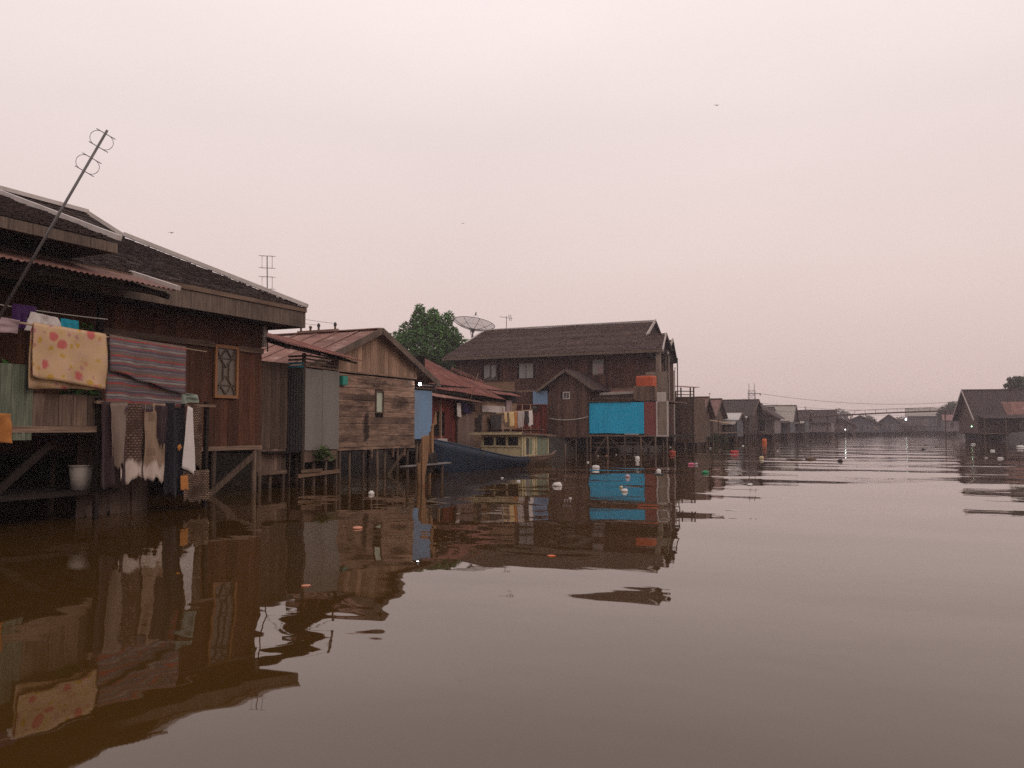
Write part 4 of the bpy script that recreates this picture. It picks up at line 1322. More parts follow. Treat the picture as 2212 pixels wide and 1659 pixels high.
# ------------------------------------------------------------------ the boat
def boat():
    T = thing('wooden_boat', (-14.4, 29.2, 0), 'moored wooden river boat with dark blue hull and small cream cabin', 'boat')
    y0, y1 = 24.2, 34.5
    m = MB()
    rows = []
    N = 28
    for i in range(N + 1):
        s = i / N
        y = y0 + (y1 - y0) * s
        half = 1.12 * (math.sin(math.pi * min(1, s * 0.60 + 0.015)) ** 0.8) * (1.0 if s < 0.78 else 1 - (s - 0.78) * 1.5)
        shr = 0.37 + 0.77 * max(0, 1 - s / 0.52) ** 1.4 + 0.13 * max(0, (s - 0.78) / 0.22) ** 2
        keel = -0.40 + 0.70 * max(0, 1 - s / 0.16) ** 2 + 0.25 * max(0, (s - 0.9) / 0.1)
        cx = -14.05 - 0.62 * s
        row = []
        for k in range(-7, 8):
            u = k / 7
            z = keel + (shr - keel) * abs(u) ** 1.3
            row.append((cx + half * math.copysign(abs(u) ** 0.6, u), y - (0.45 * max(0, 1 - s / 0.12) * (z + 0.4)), z))
        rows.append(row)
    cut = int(N * 0.62)
    m.grid(rows[:cut + 1])
    m.build('hull', 'hull', T, smooth=True).modifiers.new('thickness', 'SOLIDIFY').thickness = 0.05
    m = MB()
    m.grid(rows[cut:])
    m.build('stern', 'plank_h', T, smooth=True).modifiers.new('thickness', 'SOLIDIFY').thickness = 0.05
    for k in (10, 11, 12, 13):
        MB().tube([V(r[k]) + V(0.03, 0, 0) for r in rows[1:]], 0.014, 5).build('strake', 'hull', T, smooth=True)
    gl, gr = [r[-1] for r in rows], [r[0] for r in rows]
    for g, sg in ((gl, 1), (gr, -1)):
        MB().tube([V(q) + V(0.02 * sg, 0, 0.02) for q in g[:int(N * 0.62)]], 0.035, 6).build('gunwale', 'hull', T, smooth=True)
        MB().tube([V(q) + V(0.02 * sg, 0, 0.02) for q in g[int(N * 0.62) - 1:]], 0.045, 6).build('gunwale', 'grey_h', T, smooth=True)
    for i in range(2, N):
        a, b = V(rows[i][1]), V(rows[i][-2])
        q, r = V(rows[i - 1][1]), V(rows[i - 1][-2])
        dz = V(0, 0, -0.06)
        MB().slab([q + dz, r + dz, b + dz - V(0, 0.012, 0), a + dz - V(0, 0.012, 0)], (0, 0, -0.025)).build('deck_plank', 'plank_h', T)
    # cabin: three panes facing the bow, door on the river side
    xa, xb, ya, yb, z0, z1 = -15.6, -13.85, 30.5, 33.3, 0.26, 1.28
    m = MB().slab([(xa, ya, z0), (xb, ya, z0), (xb, ya, 0.80), (xa, ya, 0.80)], (0, 0.04, 0))
    m.build('cabin_front', 'cabin', T)
    box_part('cabin_header', (xa, ya, 1.17), (xb, ya + 0.04, z1), 'cabin', T)
    for k in range(4):
        x = xa + 0.05 + (xb - xa - 0.1) * k / 3
        box_part('window_post', (x - 0.05, ya - 0.006, 0.80), (x + 0.05, ya + 0.046, 1.17), 'cabin', T)
    for k in range(3):
        x = xa + 0.1 + (xb - xa - 0.1) * k / 3
        box_part('pane', (x, ya + 0.015, 0.80), (x + (xb - xa - 0.1) / 3 - 0.1, ya + 0.025, 1.17), 'glass', T)
    box_part('window_sill', (xa - 0.03, ya - 0.05, 0.76), (xb + 0.03, ya - 0.008, 0.82), 'cabin', T)
    for x, sg in ((xa, -1), (xb, 1)):
        box_part('cabin_side', (x - 0.02, ya + 0.05, z0), (x + 0.02, yb, z1 - 0.03), 'cabin', T)
    d = box_part('door', (xb + 0.021, ya + 0.35, 0.34), (xb + 0.045, ya + 1.15, 1.20), 'cabin', T)
    box_part('door_panel', (xb + 0.046, ya + 0.47, 0.45), (xb + 0.056, ya + 0.73, 1.12), 'glass', d)
    box_part('door_panel', (xb + 0.046, ya + 0.80, 0.45), (xb + 0.056, ya + 1.05, 1.12), 'cabin_green', d)
    for y in (ya + 0.06, ya + 0.30, ya + 1.20, ya + 1.5, yb - 0.04):
        box_part('side_post', (xb + 0.022, y - 0.04, z0), (xb + 0.062, y + 0.04, z1 - 0.02), 'cabin', T)
    box_part('green_panel', (xb + 0.022, ya + 1.56, 0.34), (xb + 0.04, yb - 0.1, 1.2), 'cabin_green', T)
    box_part('cabin_back', (xa + 0.03, yb - 0.04, z0), (xb - 0.03, yb, z1 - 0.05), 'cabin_green', T)
    m = MB()
    m.grid([[(xa - 0.35, ya - 0.30, 1.31), (-14.7, ya - 0.30, 1.36), (xb + 0.18, ya - 0.30, 1.31)], [(xa - 0.3, yb + 0.5, 1.22), (-14.7, yb + 0.5, 1.27), (xb + 0.18, yb + 0.5, 1.20)]])
    m.build('cabin_roof', 'grey_h', T).modifiers.new('thickness', 'SOLIDIFY').thickness = -0.03
    beam_part('roof_edge', (xa - 0.38, ya - 0.32, 1.30), (xb + 0.2, ya - 0.32, 1.31), 0.04, 0.09, 'cabin', T)
    beam_part('roof_edge', (xb + 0.20, ya - 0.30, 1.30), (xb + 0.20, yb + 0.52, 1.19), 0.04, 0.07, 'grey_h', T)
    for y in (31.4, 32.6):
        beam_part('roof_rail', (xa, y, 1.42), (xb, y + 0.2, 1.42), 0.05, 0.05, 'dark_wood', T)
    beam_part('roof_plank', (xa + 0.3, 31.0, 1.47), (xb - 0.2, 33.4, 1.45), 0.14, 0.03, 'plank_h', T)
    beam_part('stem', (-14.05, y0 - 0.36, 0.30), (-14.05, y0 - 0.72, 1.20), 0.10, 0.14, 'hull', T)
    box_part('engine_box', (-14.9, 33.7, 0.30), (-14.2, 34.1, 0.56), 'plank_h', T)
    beam_part('rudder', (-14.65, 34.55, -0.2), (-14.65, 34.62, 0.8), 0.05, 0.3, 'grey_v', T)
    return T


boat()
MPL = [('tan_board', 917, 1030, 942, 22.4, 0.40, 'jagged tan board standing in the water in front of the blue bow'), ('tan_board', 936, 968, 917, 23.8, 0.34, 'shorter rounded tan board beside the faded blue side panel')]
for nm, px, pyb, pyt, d, w_, lab in MPL:
    b0, b1 = at(px, pyb, d), at(px, pyt, d)
    t = thing(nm, V(b0.x, b0.y, 0), lab, 'board')
    m = MB()
    zb = -0.6 if pyb > 1000 else 0.75
    m.slab([(b0.x, b0.y - w_ * 0.35, zb), (b0.x, b0.y - w_ * 0.12, zb), (b0.x - 0.01, b0.y - w_ * 0.05, zb + 0.85), (b0.x - 0.02, b0.y + w_ * 0.4, zb + 1.25), (b0.x - 0.02, b0.y + w_ / 2, b1.z + 0.03), (b0.x - 0.02, b0.y + w_ * 0.2, b1.z - 0.02), (b0.x - 0.02, b0.y, b1.z + 0.02), (b0.x - 0.02, b0.y - w_ * 0.35, b1.z - 0.03)], (0.035, 0, 0))
    m.build('board', 'tan_post', t)
    beam_part('stake', (b0.x - 0.05, b0.y - w_ * 0.3, -0.6), (b0.x - 0.05, b0.y - w_ * 0.3, b1.z - 0.2), 0.05, 0.05, 'tan_post', t)
tag(MB().tube([at(905, 1042, 22.2) - V(0, 0, 0.5), at(904, 1000, 22.2)], 0.06, 7, 0.05).build('mooring_stake', 'tan_post', smooth=True), 'short tan stake in the water left of the boat bow', 'stake')
t = thing('floating_walkway', (-13.9, 22.9, 0), 'narrow pale plank walkway on the water below the blue bow', 'walkway')
for k in range(2):
    beam_part('plank', at(869, 1008, 21.6) + V(0, 0.12 * k, 0.0), at(965, 1003, 24.2) + V(0, 0.12 * k, 0.04), 0.16, 0.035, 'zinc', t)
for px, d in ((880, 21.9), (955, 23.9)):
    p = at(px, 1004, d)
    MB().tube([(p.x, p.y, -0.6), (p.x, p.y, p.z - 0.02)], 0.04, 6).build('support', 'post', t)
hung('fishing_net', at(925, 985, 23.2), at(940, 975, 23.6), 0.5, 0.3, 'c_dark', 'dark bundle of net hanging by the tan boards', 'net', fold=0.08, seed=61, nx=14)
for px, py, pt, d in ((1220, 1012, 958, 37.5), (1377, 995, 955, 46.0)):
    p = at(px, pt, d)
    tag(MB().tube([(p.x, p.y, -0.8), (p.x + 0.03, p.y, p.z)], 0.035, 6).build('mooring_pole', 'post', smooth=True), 'thin pale pole in the water ' + ('between the boat stern and the hut' if px < 1300 else 'in front of the cyan wall'), 'pole')


# ================================================================== two-storey house
def big_house():
    T = thing('two_storey_house', (-21.0, 53.0, 0), 'two-storey dark wooden house with long brown shingle roof', 'house')
    FY, EYY, EZ, RY, RZ = 52.0, 51.0, 6.48, 55.0, 8.76
    XL, XR = -28.6, -14.62
    wall = box_part('wall', (XL, FY, 0.9), (XR, FY + 0.08, 6.9), 'interior', T)
    wins = [(-26.4, -25.35, 4.85, 6.0), (-23.7, -22.6, 4.92, 5.98), (-18.4, -17.55, 5.02, 6.08)]
    planks(wall, (XL, FY, 0), (1, 0, 0), (0, -1, 0), XR - XL, 4.05, 6.7, 0.235, 'big_v', 'v', 0.03, holes=[(a - XL, b - XL, c, d) for a, b, c, d in wins], jit=0.015)
    planks(wall, (XL, FY, 0), (1, 0, 0), (0, -1, 0), XR - XL, 0.95, 3.98, 0.30, 'big_v', 'v', 0.03, jit=0.015)
    box_part('floor_band', (XL, FY - 0.09, 3.98), (XR, FY - 0.035, 4.12), 'grey_h', T)
    for i, (a, b, c, d) in enumerate(wins):
        w = MB()
        for (xa, xb, za, zb) in ((a, b, c, c + .06), (a, b, d - .06, d), (a, a + .06, c + .06, d - .06), (b - .06, b, c + .06, d - .06)):
            w.slab([(xa, FY - 0.01, za), (xb, FY - 0.01, za), (xb, FY - 0.01, zb), (xa, FY - 0.01, zb)], (0, -0.05, 0))
        w = w.build('window', 'grey_v', T)
        box_part('pane', (a + .05, FY - 0.03, c + .05), (b - .05, FY - 0.02, d - .05), 'glass', w)
        mid = (a + b) / 2
        if i == 0:
            for xa, xb, dz in ((a + .05, mid - .05, 0.0), (mid + .1, b - .1, 0.0)):
                hung('curtain', (xa, FY - 0.045, d - 0.12), (xb, FY - 0.045, d - 0.12), d - c - 0.2, d - c - 0.35, 'curtain', None, n=(0, -1, 0), fold=0.02, parent=w, nx=10, ny=8, seed=i)
        elif i == 1:
            for xa, xb in ((a + .04, mid - .03), (mid + .03, b - .04)):
                box_part('shutter', (xa, FY - 0.085, c + .03), (xb, FY - 0.062, d - .03), 'curtain', w)
        else:
            box_part('curtain', (a + .06, FY - 0.045, c + .06), (b - .06, FY - 0.036, d - .3), 'curtain', w)
            box_part('pillow', (mid - 0.02, FY - 0.10, c + .1), (b - .07, FY - 0.05, c + .62), 'c_pink', w)
    # roof
    roof = MB().slab([(-29.2, EYY, EZ - 0.06), (-13.42, EYY, EZ - 0.06), (-13.72, 53.0, EZ + 1.06), (-14.95, 53.0, EZ + 1.06), (-14.95, RY, RZ - 0.06), (-27.9, RY, RZ - 0.06)], (0, 0.02, -0.06)).build('roof', 'dark_wood', T)
    sl = (RZ - EZ) / (RY - EYY)
    shingles(roof, (-29.2, EYY, EZ), (-14.95, EYY, EZ), (-14.95, RY, RZ), (-27.9, RY, RZ), 'shingle_b', 0.17, 0.15)
    shingles(roof, (-14.97, EYY, EZ), (-13.42, EYY, EZ), (-13.72, 53.0, EZ + sl * 2.0), (-14.97, 53.0, EZ + sl * 2.0), 'shingle_b', 0.17, 0.15)
    MB().slab([(-29.2, 59.0, EZ - 0.06), (-14.95, 59.0, EZ - 0.06), (-14.95, RY + 0.01, RZ - 0.06), (-27.9, RY + 0.01, RZ - 0.06)], (0, 0, -0.06)).build('roof_back', 'shingle_b', T)
    shingles(roof, (-29.2, 59.0, EZ), (-29.2, EYY, EZ), (-27.9, RY, RZ), (-27.9, RY, RZ), 'shingle_b', 0.3, 0.3)
    beam_part('ridge_flashing', (-27.9, RY, RZ + 0.06), (-14.9, RY, RZ + 0.06), 0.26, 0.07, 'flashing', roof)
    beam_part('hip_flashing', (-27.9, RY, RZ + 0.05), (-28.5, 53.2, RZ - 1.0), 0.18, 0.05, 'flashing', roof)
    box_part('eave_board', (-29.2, EYY - 0.05, EZ - 0.20), (-13.44, EYY - 0.01, EZ - 0.02), 'fascia', roof)
    box_part('soffit', (-29.0, EYY, EZ - 0.19), (-14.0, FY - 0.04, EZ - 0.16), 'dark_wood', roof)
    # stepped gables towards the river
    beam_part('barge_board', (-14.93, 52.8, EZ + sl * 1.8 + 0.05), (-14.93, RY, RZ + 0.05), 0.05, 0.22, 'pale_trim', roof)
    beam_part('barge_board', (-14.93, RY, RZ + 0.05), (-14.93, 59.0, EZ + 0.05), 0.05, 0.22, 'dark_wood', roof)
    MB().slab([(-15.05, 51.6, EZ + 0.3), (-15.05, RY, RZ - 0.15), (-15.05, 58.4, EZ + 0.3)], (0.05, 0, 0)).build('gable', 'dark_wood', T)
    z2 = EZ + sl * 2.0
    MB().slab([(-13.72, 53.02, z2), (-15.2, 53.02, z2), (-15.2, 54.5, EZ + 0.2), (-13.72, 54.5, EZ + 0.2)], (0, 0, -0.07)).build('lower_roof', 'shingle_b', T)
    beam_part('ridge_flashing', (-13.72, 53.0, z2 + 0.04), (-14.95, 53.0, z2 + 0.04), 0.2, 0.05, 'fascia', roof)
    beam_part('barge_board', (-13.38, EYY - 0.05, EZ - 0.10), (-13.68, 53.0, z2 + 0.02), 0.06, 0.22, 'pale_trim', roof)
    beam_part('barge_board', (-13.68, 53.0, z2 + 0.02), (-13.68, 54.5, EZ + 0.18), 0.06, 0.22, 'dark_wood', roof)
    MB().slab([(-13.95, EYY + 0.2, EZ - 0.15), (-13.95, 53.0, z2 - 0.2), (-13.95, 54.4, EZ - 0.15)], (0.05, 0, 0)).build('gable', 'dark_wood', T)
    z3 = 7.56
    shingles(roof, (-13.95, 54.1, 6.50), (-16.0, 54.1, 6.50), (-16.0, 56.0, z3), (-14.05, 56.0, z3), 'shingle_b', 0.2, 0.2)
    MB().slab([(-14.05, 56.02, z3), (-16.0, 56.02, z3), (-16.0, 58.3, 6.2), (-14.3, 58.3, 6.2)], (0, 0, -0.07)).build('lower_roof', 'shingle_b', T)
    beam_part('barge_board', (-13.90, 54.1, 6.45), (-14.0, 56.0, z3 + 0.02), 0.06, 0.22, 'pale_trim', roof)
    beam_part('barge_board', (-14.0, 56.0, z3 + 0.02), (-14.28, 58.3, 6.2), 0.06, 0.20, 'dark_wood', roof)
    MB().slab([(-14.3, 54.2, 6.15), (-14.3, 56.0, z3 - 0.15), (-14.5, 58.2, 6.12)], (0.05, 0, 0)).build('gable', 'dark_wood', T)
    box_part('balcony_lintel', (-14.55, 51.2, 6.10), (-14.36, 58.2, 6.22), 'dark_wood', T)
    # river end: wall, posts and open balcony
    box_part('end_wall', (XR - 0.05, FY + 0.09, 0.9), (XR, 58.5, 6.6), 'big_v', T)
    box_part('back_wall', (XL, 58.5, 0.3), (XR, 58.58, 6.6), 'big_v', T)
    box_part('left_wall', (XL - 0.05, FY, 0.3), (XL - 0.002, 58.5, 6.6), 'big_v', T)
    box_part('floor', (XL, 49.0, 0.98), (-13.0, 58.5, 1.08), 'dark_wood', T)
    for x, y in ((-13.75, 51.3), (-13.95, 54.2)):
        box_part('balcony_post', (x - 0.14, y - 0.12, 3.3), (x + 0.14, y + 0.12, 6.3), 'tan_plaster', T)
    planks(T, (-14.45, 50.9, 0), (1, 0, 0), (0, -1, 0), 1.38, 3.30, 5.05, 0.30, 'tan_plaster', 'v', 0.03, name='balcony_board', ragged=0.1)
    for y in (52.6, 53.4, 56.0):
        beam_part('baluster', (-13.7, y, 3.3), (-13.7, y, 6.3), 0.06, 0.06, 'dark_wood', T)
    box_part('balcony_floor', (-14.6, 50.9, 3.2), (-13.3, 57.0, 3.29), 'grey_h', T)
    return T, FY


big_house()


def lower_front():
    T = thing('lean_to_front', (-15.3, 49.0, 0), 'stilted lean-to with bright cyan wall and brick red end', 'lean-to')
    FY = 48.8
    back = box_part('wall_frame', (-17.5, FY + 0.03, 1.12), (-13.26, FY + 0.08, 3.12), 'dark_wood', T)
    sheets(back, (-17.48, FY, 1.22), (-14.0, FY, 1.20), (-14.0, FY, 3.10), (-17.48, FY, 3.10), 'cyan', 0.58, 0.10, 0.015, name='cyan_sheet', jit=0.01)
    sheets(back, (-13.99, FY, 1.14), (-13.27, FY, 1.10), (-13.27, FY, 3.08), (-13.99, FY, 3.10), 'brick_red', 0.72, 0.10, 0.014, name='red_sheet', jit=0.01)
    # stained white framed end pillar
    box_part('end_panel', (-13.24, FY + 0.02, 1.05), (-12.52, FY + 0.10, 3.12), 'tan_plaster', T)
    box_part('panel_trim', (-13.245, FY - 0.04, 1.03), (-13.16, FY + 0.015, 3.15), 'pale_trim', T)
    box_part('panel_trim', (-12.60, FY - 0.04, 1.03), (-12.50, FY + 0.015, 3.15), 'pale_trim', T)
    box_part('panel_trim', (-13.158, FY - 0.04, 1.03), (-12.602, FY + 0.015, 1.12), 'pale_trim', T)
    # slatted lean-to roof
    for k in range(5):
        z = 3.16 + 0.085 * k
        box_part('roof_slat', (-17.5, FY - 0.12 + k * 0.16, z), (-14.75, FY + 0.02 + k * 0.16, z + 0.035), 'grey_h', T)
    sheets(T, (-17.45, 49.5, 3.62), (-14.8, 49.5, 3.62), (-14.8, 51.9, 4.0), (-17.45, 51.9, 4.0), 'rust_pink', 0.9, 0.12, 0.015)
    beam_part('roof_edge', (-17.0, 49.42, 3.66), (-14.8, 49.42, 3.72), 0.05, 0.16, 'far_pale', T)
    box_part('upper_panel', (-13.3, 49.2, 3.13), (-12.75, 49.26, 3.70), 'pale_trim', T)
    box_part('floor_beam', (-17.6, FY - 0.03, 1.03), (-13.27, FY + 0.05, 1.115), 'grey_h', T)
    box_part('step', (-15.2, FY - 0.10, 1.12), (-14.3, FY - 0.05, 1.2), 'far_pale', T)
    for x in (-17.4, -16.3, -15.2, -14.2, -13.3, -12.6):
        for y in (FY, 50.5):
            piling(T, x, y, 1.04, r=0.06)
    for a, b in ((-17.2, -16.4), (-15.2, -16.2), (-14.2, -13.4), (-13.3, -14.3)):
        beam_part('brace', (a, FY + 0.1, -0.1), (b, FY + 0.1, 1.0), 0.05, 0.06, 'post', T)
    for z in (0.35, 0.62):
        beam_part('cross_beam', (-17.3, FY + 0.25, z), (-14.0, FY + 0.25, z + 0.05), 0.05, 0.08, 'post', T)
    return T


lower_front()
t = thing('water_tank', (-14.1, 49.6, 3.2), 'orange water tank in a wooden crate above the cyan wall', 'tank')
planks(t, (-14.76, 49.2, 0), (1, 0, 0), (0, -1, 0), 1.32, 3.22, 4.08, 0.19, 'grey_v', 'v', 0.03, name='crate_board', ragged=0.04)
box_part('crate_side', (-14.76, 49.21, 3.25), (-14.72, 50.25, 4.05), 'grey_v', t)
box_part('crate_side', (-13.48, 49.21, 3.25), (-13.44, 50.25, 4.05), 'grey_v', t)
m = MB()
pts = []
for z, k in ((3.6, 0.96), (4.6, 1.0), (4.68, 0.96), (4.72, 0.86)):
    ring = []
    for j in range(16):
        q = 2 * math.pi * j / 16
        c_, s_ = math.cos(q), math.sin(q)
        ring.append((-14.1 + 0.60 * k * math.copysign(abs(c_) ** 0.45, c_), 49.72 + 0.46 * k * math.copysign(abs(s_) ** 0.45, s_), z))
    pts.append(ring + ring[:1])
m.grid(pts)
m.f.append(tuple(3 * 17 + j for j in range(16)))
m.build('tank', 'orange_tank', t)
box_part('lid', (-14.4, 49.5, 4.722), (-13.75, 49.95, 4.78), 'metal_dark', t)


def hut():
    T = thing('gabled_hut', (-18.8, 49.5, 0), 'small brown gabled hut on stilts beside the cyan wall', 'hut')
    FY, x0, x1, AX, AZ = 48.6, -20.1, -17.52, -18.85, 5.14
    sl = (AZ - 3.86) / 1.95
    top = lambda s: AZ - 0.1 - abs(x0 + s - AX) * sl
    w = MB().slab([(x0, FY + 0.03, 0.98), (x1, FY + 0.03, 0.98), (x1, FY + 0.03, top(x1 - x0)), (AX, FY + 0.03, AZ - 0.1), (x0, FY + 0.03, top(0))], (0, 0.05, 0)).build('wall', 'interior', T)
    planks(w, (x0, FY + 0.03, 0), (1, 0, 0), (0, -1, 0), x1 - x0, 0.96, top, 0.2, 'hut_v', 'v', 0.03, holes=[(0.98, 1.42, 3.36, 3.78)], jit=0.015)
    window(T, (x0, FY, 0), (1, 0, 0), (0, -1, 0), 0.96, 1.44, 3.34, 3.80, 'pale_trim', 'glass', (1, 0), 0.06)
    box_part('side_wall', (x0, FY + 0.09, 0.98), (x0 + 0.05, 51.9, 4.1), 'hut_v', T)
    box_part('side_wall', (x1 - 0.05, FY + 0.09, 0.98), (x1, 51.9, 4.1), 'hut_v', T)
    box_part('floor', (x0, FY + 0.1, 0.9), (x1, 51.9, 0.96), 'dark_wood', T)
    for xe, ze in ((-20.85, 3.80), (-16.9, 3.86)):
        rf = MB().slab([(xe, FY - 0.35, ze), (AX, FY - 0.35, AZ), (AX, 51.95, AZ), (xe, 51.95, ze)], (0, 0, 0.05)).build('roof_panel', 'shingle_b', T)
        beam_part('barge_board', (xe, FY - 0.38, ze), (AX, FY - 0.38, AZ), 0.04, 0.16, 'fascia', T)
    for x in (-20.0, -19.1, -18.3, -17.6):
        for y in (FY + 0.1, 50.6):
            piling(T, x, y, 0.95, r=0.06)
    beam_part('brace', (-19.9, FY + 0.15, 0), (-18.4, FY + 0.15, 0.9), 0.05, 0.06, 'post', T)
    return T


hut()
tag(MB().tube(sag((-20.05, 48.55, 2.15), (-17.5, 48.52, 2.22), 0.14), 0.03, 6).build('rope', 'rope'), 'pale rope slung across the front of the gabled hut', 'rope')
t = thing('red_shed', (-21.0, 47.0, 0), 'dark red board shed half hidden behind the drying clothes', 'shed')
w = box_part('wall', (-23.2, 47.64, 0.7), (-20.2, 47.7, 2.9), 'dark_wood', t)
planks(w, (-23.2, 47.64, 0), (1, 0, 0), (0, -1, 0), 3.0, 0.7, 2.95, 0.24, 'dark_red', 'v', 0.03)
box_part('roof', (-23.4, 47.3, 2.96), (-20.1, 48.6, 3.02), 'rust_red', t)
box_part('side', (-20.26, 47.71, 0.7), (-20.2, 48.5, 2.94), 'dark_red', t)
box_part('blue_door', (-21.2, 48.62, 3.03), (-20.2, 48.68, 3.9), 'sky_blue', t)
for x in (-23.0, -21.6, -20.3):
    piling(t, x, 47.8, 0.7)
t = thing('blue_barrel', (-20.6, 47.25, 2.35), 'small dark pot hanging on the red shed corner', 'pot')
MB().lump((-20.55, 47.42, 2.75), 0.2, 0.17, 0.22, 3, 0.1).build('body', 't_dark', t, smooth=True)
MB().tube([(-20.55, 47.42, 2.94), (-20.55, 47.42, 3.0)], 0.1, 10, 0.12).build('neck', 'metal', t)

# ------------------------------------------------------------------ dish, antenna and tree behind the roof
def dish():
    T = thing('satellite_dish', at(1025, 760, 62.5), 'large mesh satellite dish facing up beside the big tree', 'dish')
    hub = at(1022, 711.5, 62.5)
    R0, dep = 1.57, 0.48
    f = V(FWD.x, FWD.y, 0).normalized()
    ax = (V(0, 0, 1) + RIGHT * 0.16 + f * 0.16).normalized()
    e1 = (RIGHT - ax * RIGHT.dot(ax)).normalized()
    e2 = ax.cross(e1)
    pt = lambda r, q: hub + (e1 * math.cos(q) + e2 * math.sin(q)) * r + ax * (dep * (r / R0) ** 2)
    m = MB()
    m.grid([[pt(R0 * i / 8, 2 * math.pi * j / 40) for j in range(41)] for i in range(1, 9)])
    m.build('mesh_bowl', 'dish', T, smooth=True)
    for j in range(8):
        q = 2 * math.pi * (j + 0.4) / 8
        MB().tube([pt(R0 * i / 6, q) - ax * 0.01 for i in range(7)], 0.018, 5).build('rib', 'metal_dark', T)
    for r, th in ((R0, 0.022), (R0 * 0.62, 0.010)):
        MB().tube([pt(r, 2 * math.pi * j / 36) for j in range(37)], th, 5).build('ring', 'metal', T)
    feed = hub + ax * 1.22
    for j in range(3):
        MB().tube([pt(R0 * 0.72, 2 * math.pi * j / 3 + 0.5), feed], 0.009, 4).build('feed_strut', 'metal', T)
    MB().tube([feed - ax * 0.1, feed + ax * 0.14], 0.06, 8, 0.04).build('feed', 'metal_dark', T)
    MB().tube([hub - ax * 0.22, hub + ax * 0.03], 0.13, 8, 0.16).build('mount', 'metal_dark', T)
    p = hub - ax * 0.2
    MB().tube([p, V(p.x, p.y, 0.6)], 0.06, 8).build('mast', 'metal_dark', T)
    MB().tube([hub + e1 * -0.25, V(p.x, p.y, p.z) - V(0, 0, 0.75)], 0.025, 5).build('stay', 'metal_dark', T)
    return T


dish()
t = thing('roof_antenna', at(1093, 712, 56), 'small antenna on the ridge of the two-storey house', 'antenna')
MB().tube([at(1094, 716, 56), at(1094, 683, 56)], 0.02, 6).build('pole', 'metal_dark', t)
MB().tube([at(1079, 684, 55.5), at(1107, 688, 56.5)], 0.014, 5).build('boom', 'metal_dark', t)
for px in (1099, 1103):
    MB().tube([at(px, 680, 56), at(px + 2, 693, 56)], 0.02, 5).build('element', 'metal', t)

tb = V(-33.4, 56.0, 0.9)
cl = []
random.seed(5)
for dx, dz, rx, rz in ((0.0, 6.6, 2.4, 1.9), (-1.4, 5.9, 1.6, 1.4), (1.3, 5.7, 1.7, 1.5), (0.1, 8.2, 1.25, 1.3), (-0.7, 8.6, 0.75, 0.9), (0.9, 8.3, 0.8, 0.9), (-2.0, 6.9, 0.95, 1.0), (2.0, 6.6, 1.0, 1.1), (0.0, 4.6, 2.2, 1.6),
                       (-1.5, 7.8, 0.8, 0.9), (1.6, 7.5, 0.8, 0.9), (2.5, 5.3, 0.8, 0.9), (-2.6, 5.6, 0.8, 1.0), (0.4, 9.3, 0.45, 0.5), (-0.4, 9.55, 0.4, 0.5), (1.25, 9.0, 0.35, 0.5)):
    cl.append((dx * 1.12 * CYW + R(-.2, .2), dx * 1.12 * SYW + R(-.4, .4), dz * 1.03, rx * 1.1, rx * 1.1, rz * 1.08))
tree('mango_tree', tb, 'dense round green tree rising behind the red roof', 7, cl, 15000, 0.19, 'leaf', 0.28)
random.seed(12)


# ================================================================== further along the left bank
t = thing('grey_board_shed', (-14.8, 61.5, 0), 'tall grey board shed on stilts right of the two-storey house', 'shed')
w = box_part('wall', (-16.0, 61.04, 0.45), (-13.75, 61.1, 3.75), 'interior', t)
planks(w, (-16.0, 61.04, 0), (1, 0, 0), (0, -1, 0), 2.25, 0.45, 3.78, 0.28, 'shed_v', 'v', 0.03)
box_part('side_wall', (-13.81, 61.11, 0.45), (-13.75, 65, 3.75), 'shed_v', t)
for x in (-15.8, -14.8, -13.85):
    for y in (61.3, 63.5):
        piling(t, x, y, 0.5)
for x in (-14.75, -14.05, -13.8):
    beam_part('frame_post', (x, 61.3, 3.75), (x, 61.3, 4.55), 0.09, 0.09, 'post', t)
for z in (4.05, 4.3):
    beam_part('frame_rail', (-15.7, 61.3, z), (-13.8, 61.3, z - 0.05), 0.06, 0.06, 'post', t)
sheets(t, (-15.9, 61.0, 4.66), (-13.65, 61.0, 4.50), (-13.65, 62.8, 4.62), (-15.9, 62.8, 4.8), 'rust_pink', 0.8, 0.12, 0.015)
box_part('pale_panel', (-15.95, 61.0, 3.79), (-15.0, 61.03, 4.28), 'gable_v', t)
t = thing('blue_tower', (-15.2, 59.6, 0), 'pale blue boarded upper wall behind the balcony posts', 'wall')
w = box_part('wall', (-16.3, 60.02, 3.2), (-15.05, 60.08, 5.85), 'interior', t)
planks(w, (-16.3, 60.02, 0), (1, 0, 0), (0, -1, 0), 1.25, 4.0, 5.85, 0.17, paint('pale_blue_boards', (0.22, 0.32, 0.46), (0.12, 0.16, 0.22), 0.5), 'h', 0.03, jit=0.03)
box_part('side', (-15.12, 60.09, 0.5), (-15.05, 60.7, 5.8), 'far_pale', t)
box_part('lower_wall', (-16.3, 60.1, 0.4), (-15.13, 60.16, 3.19), 'shed_v', t)


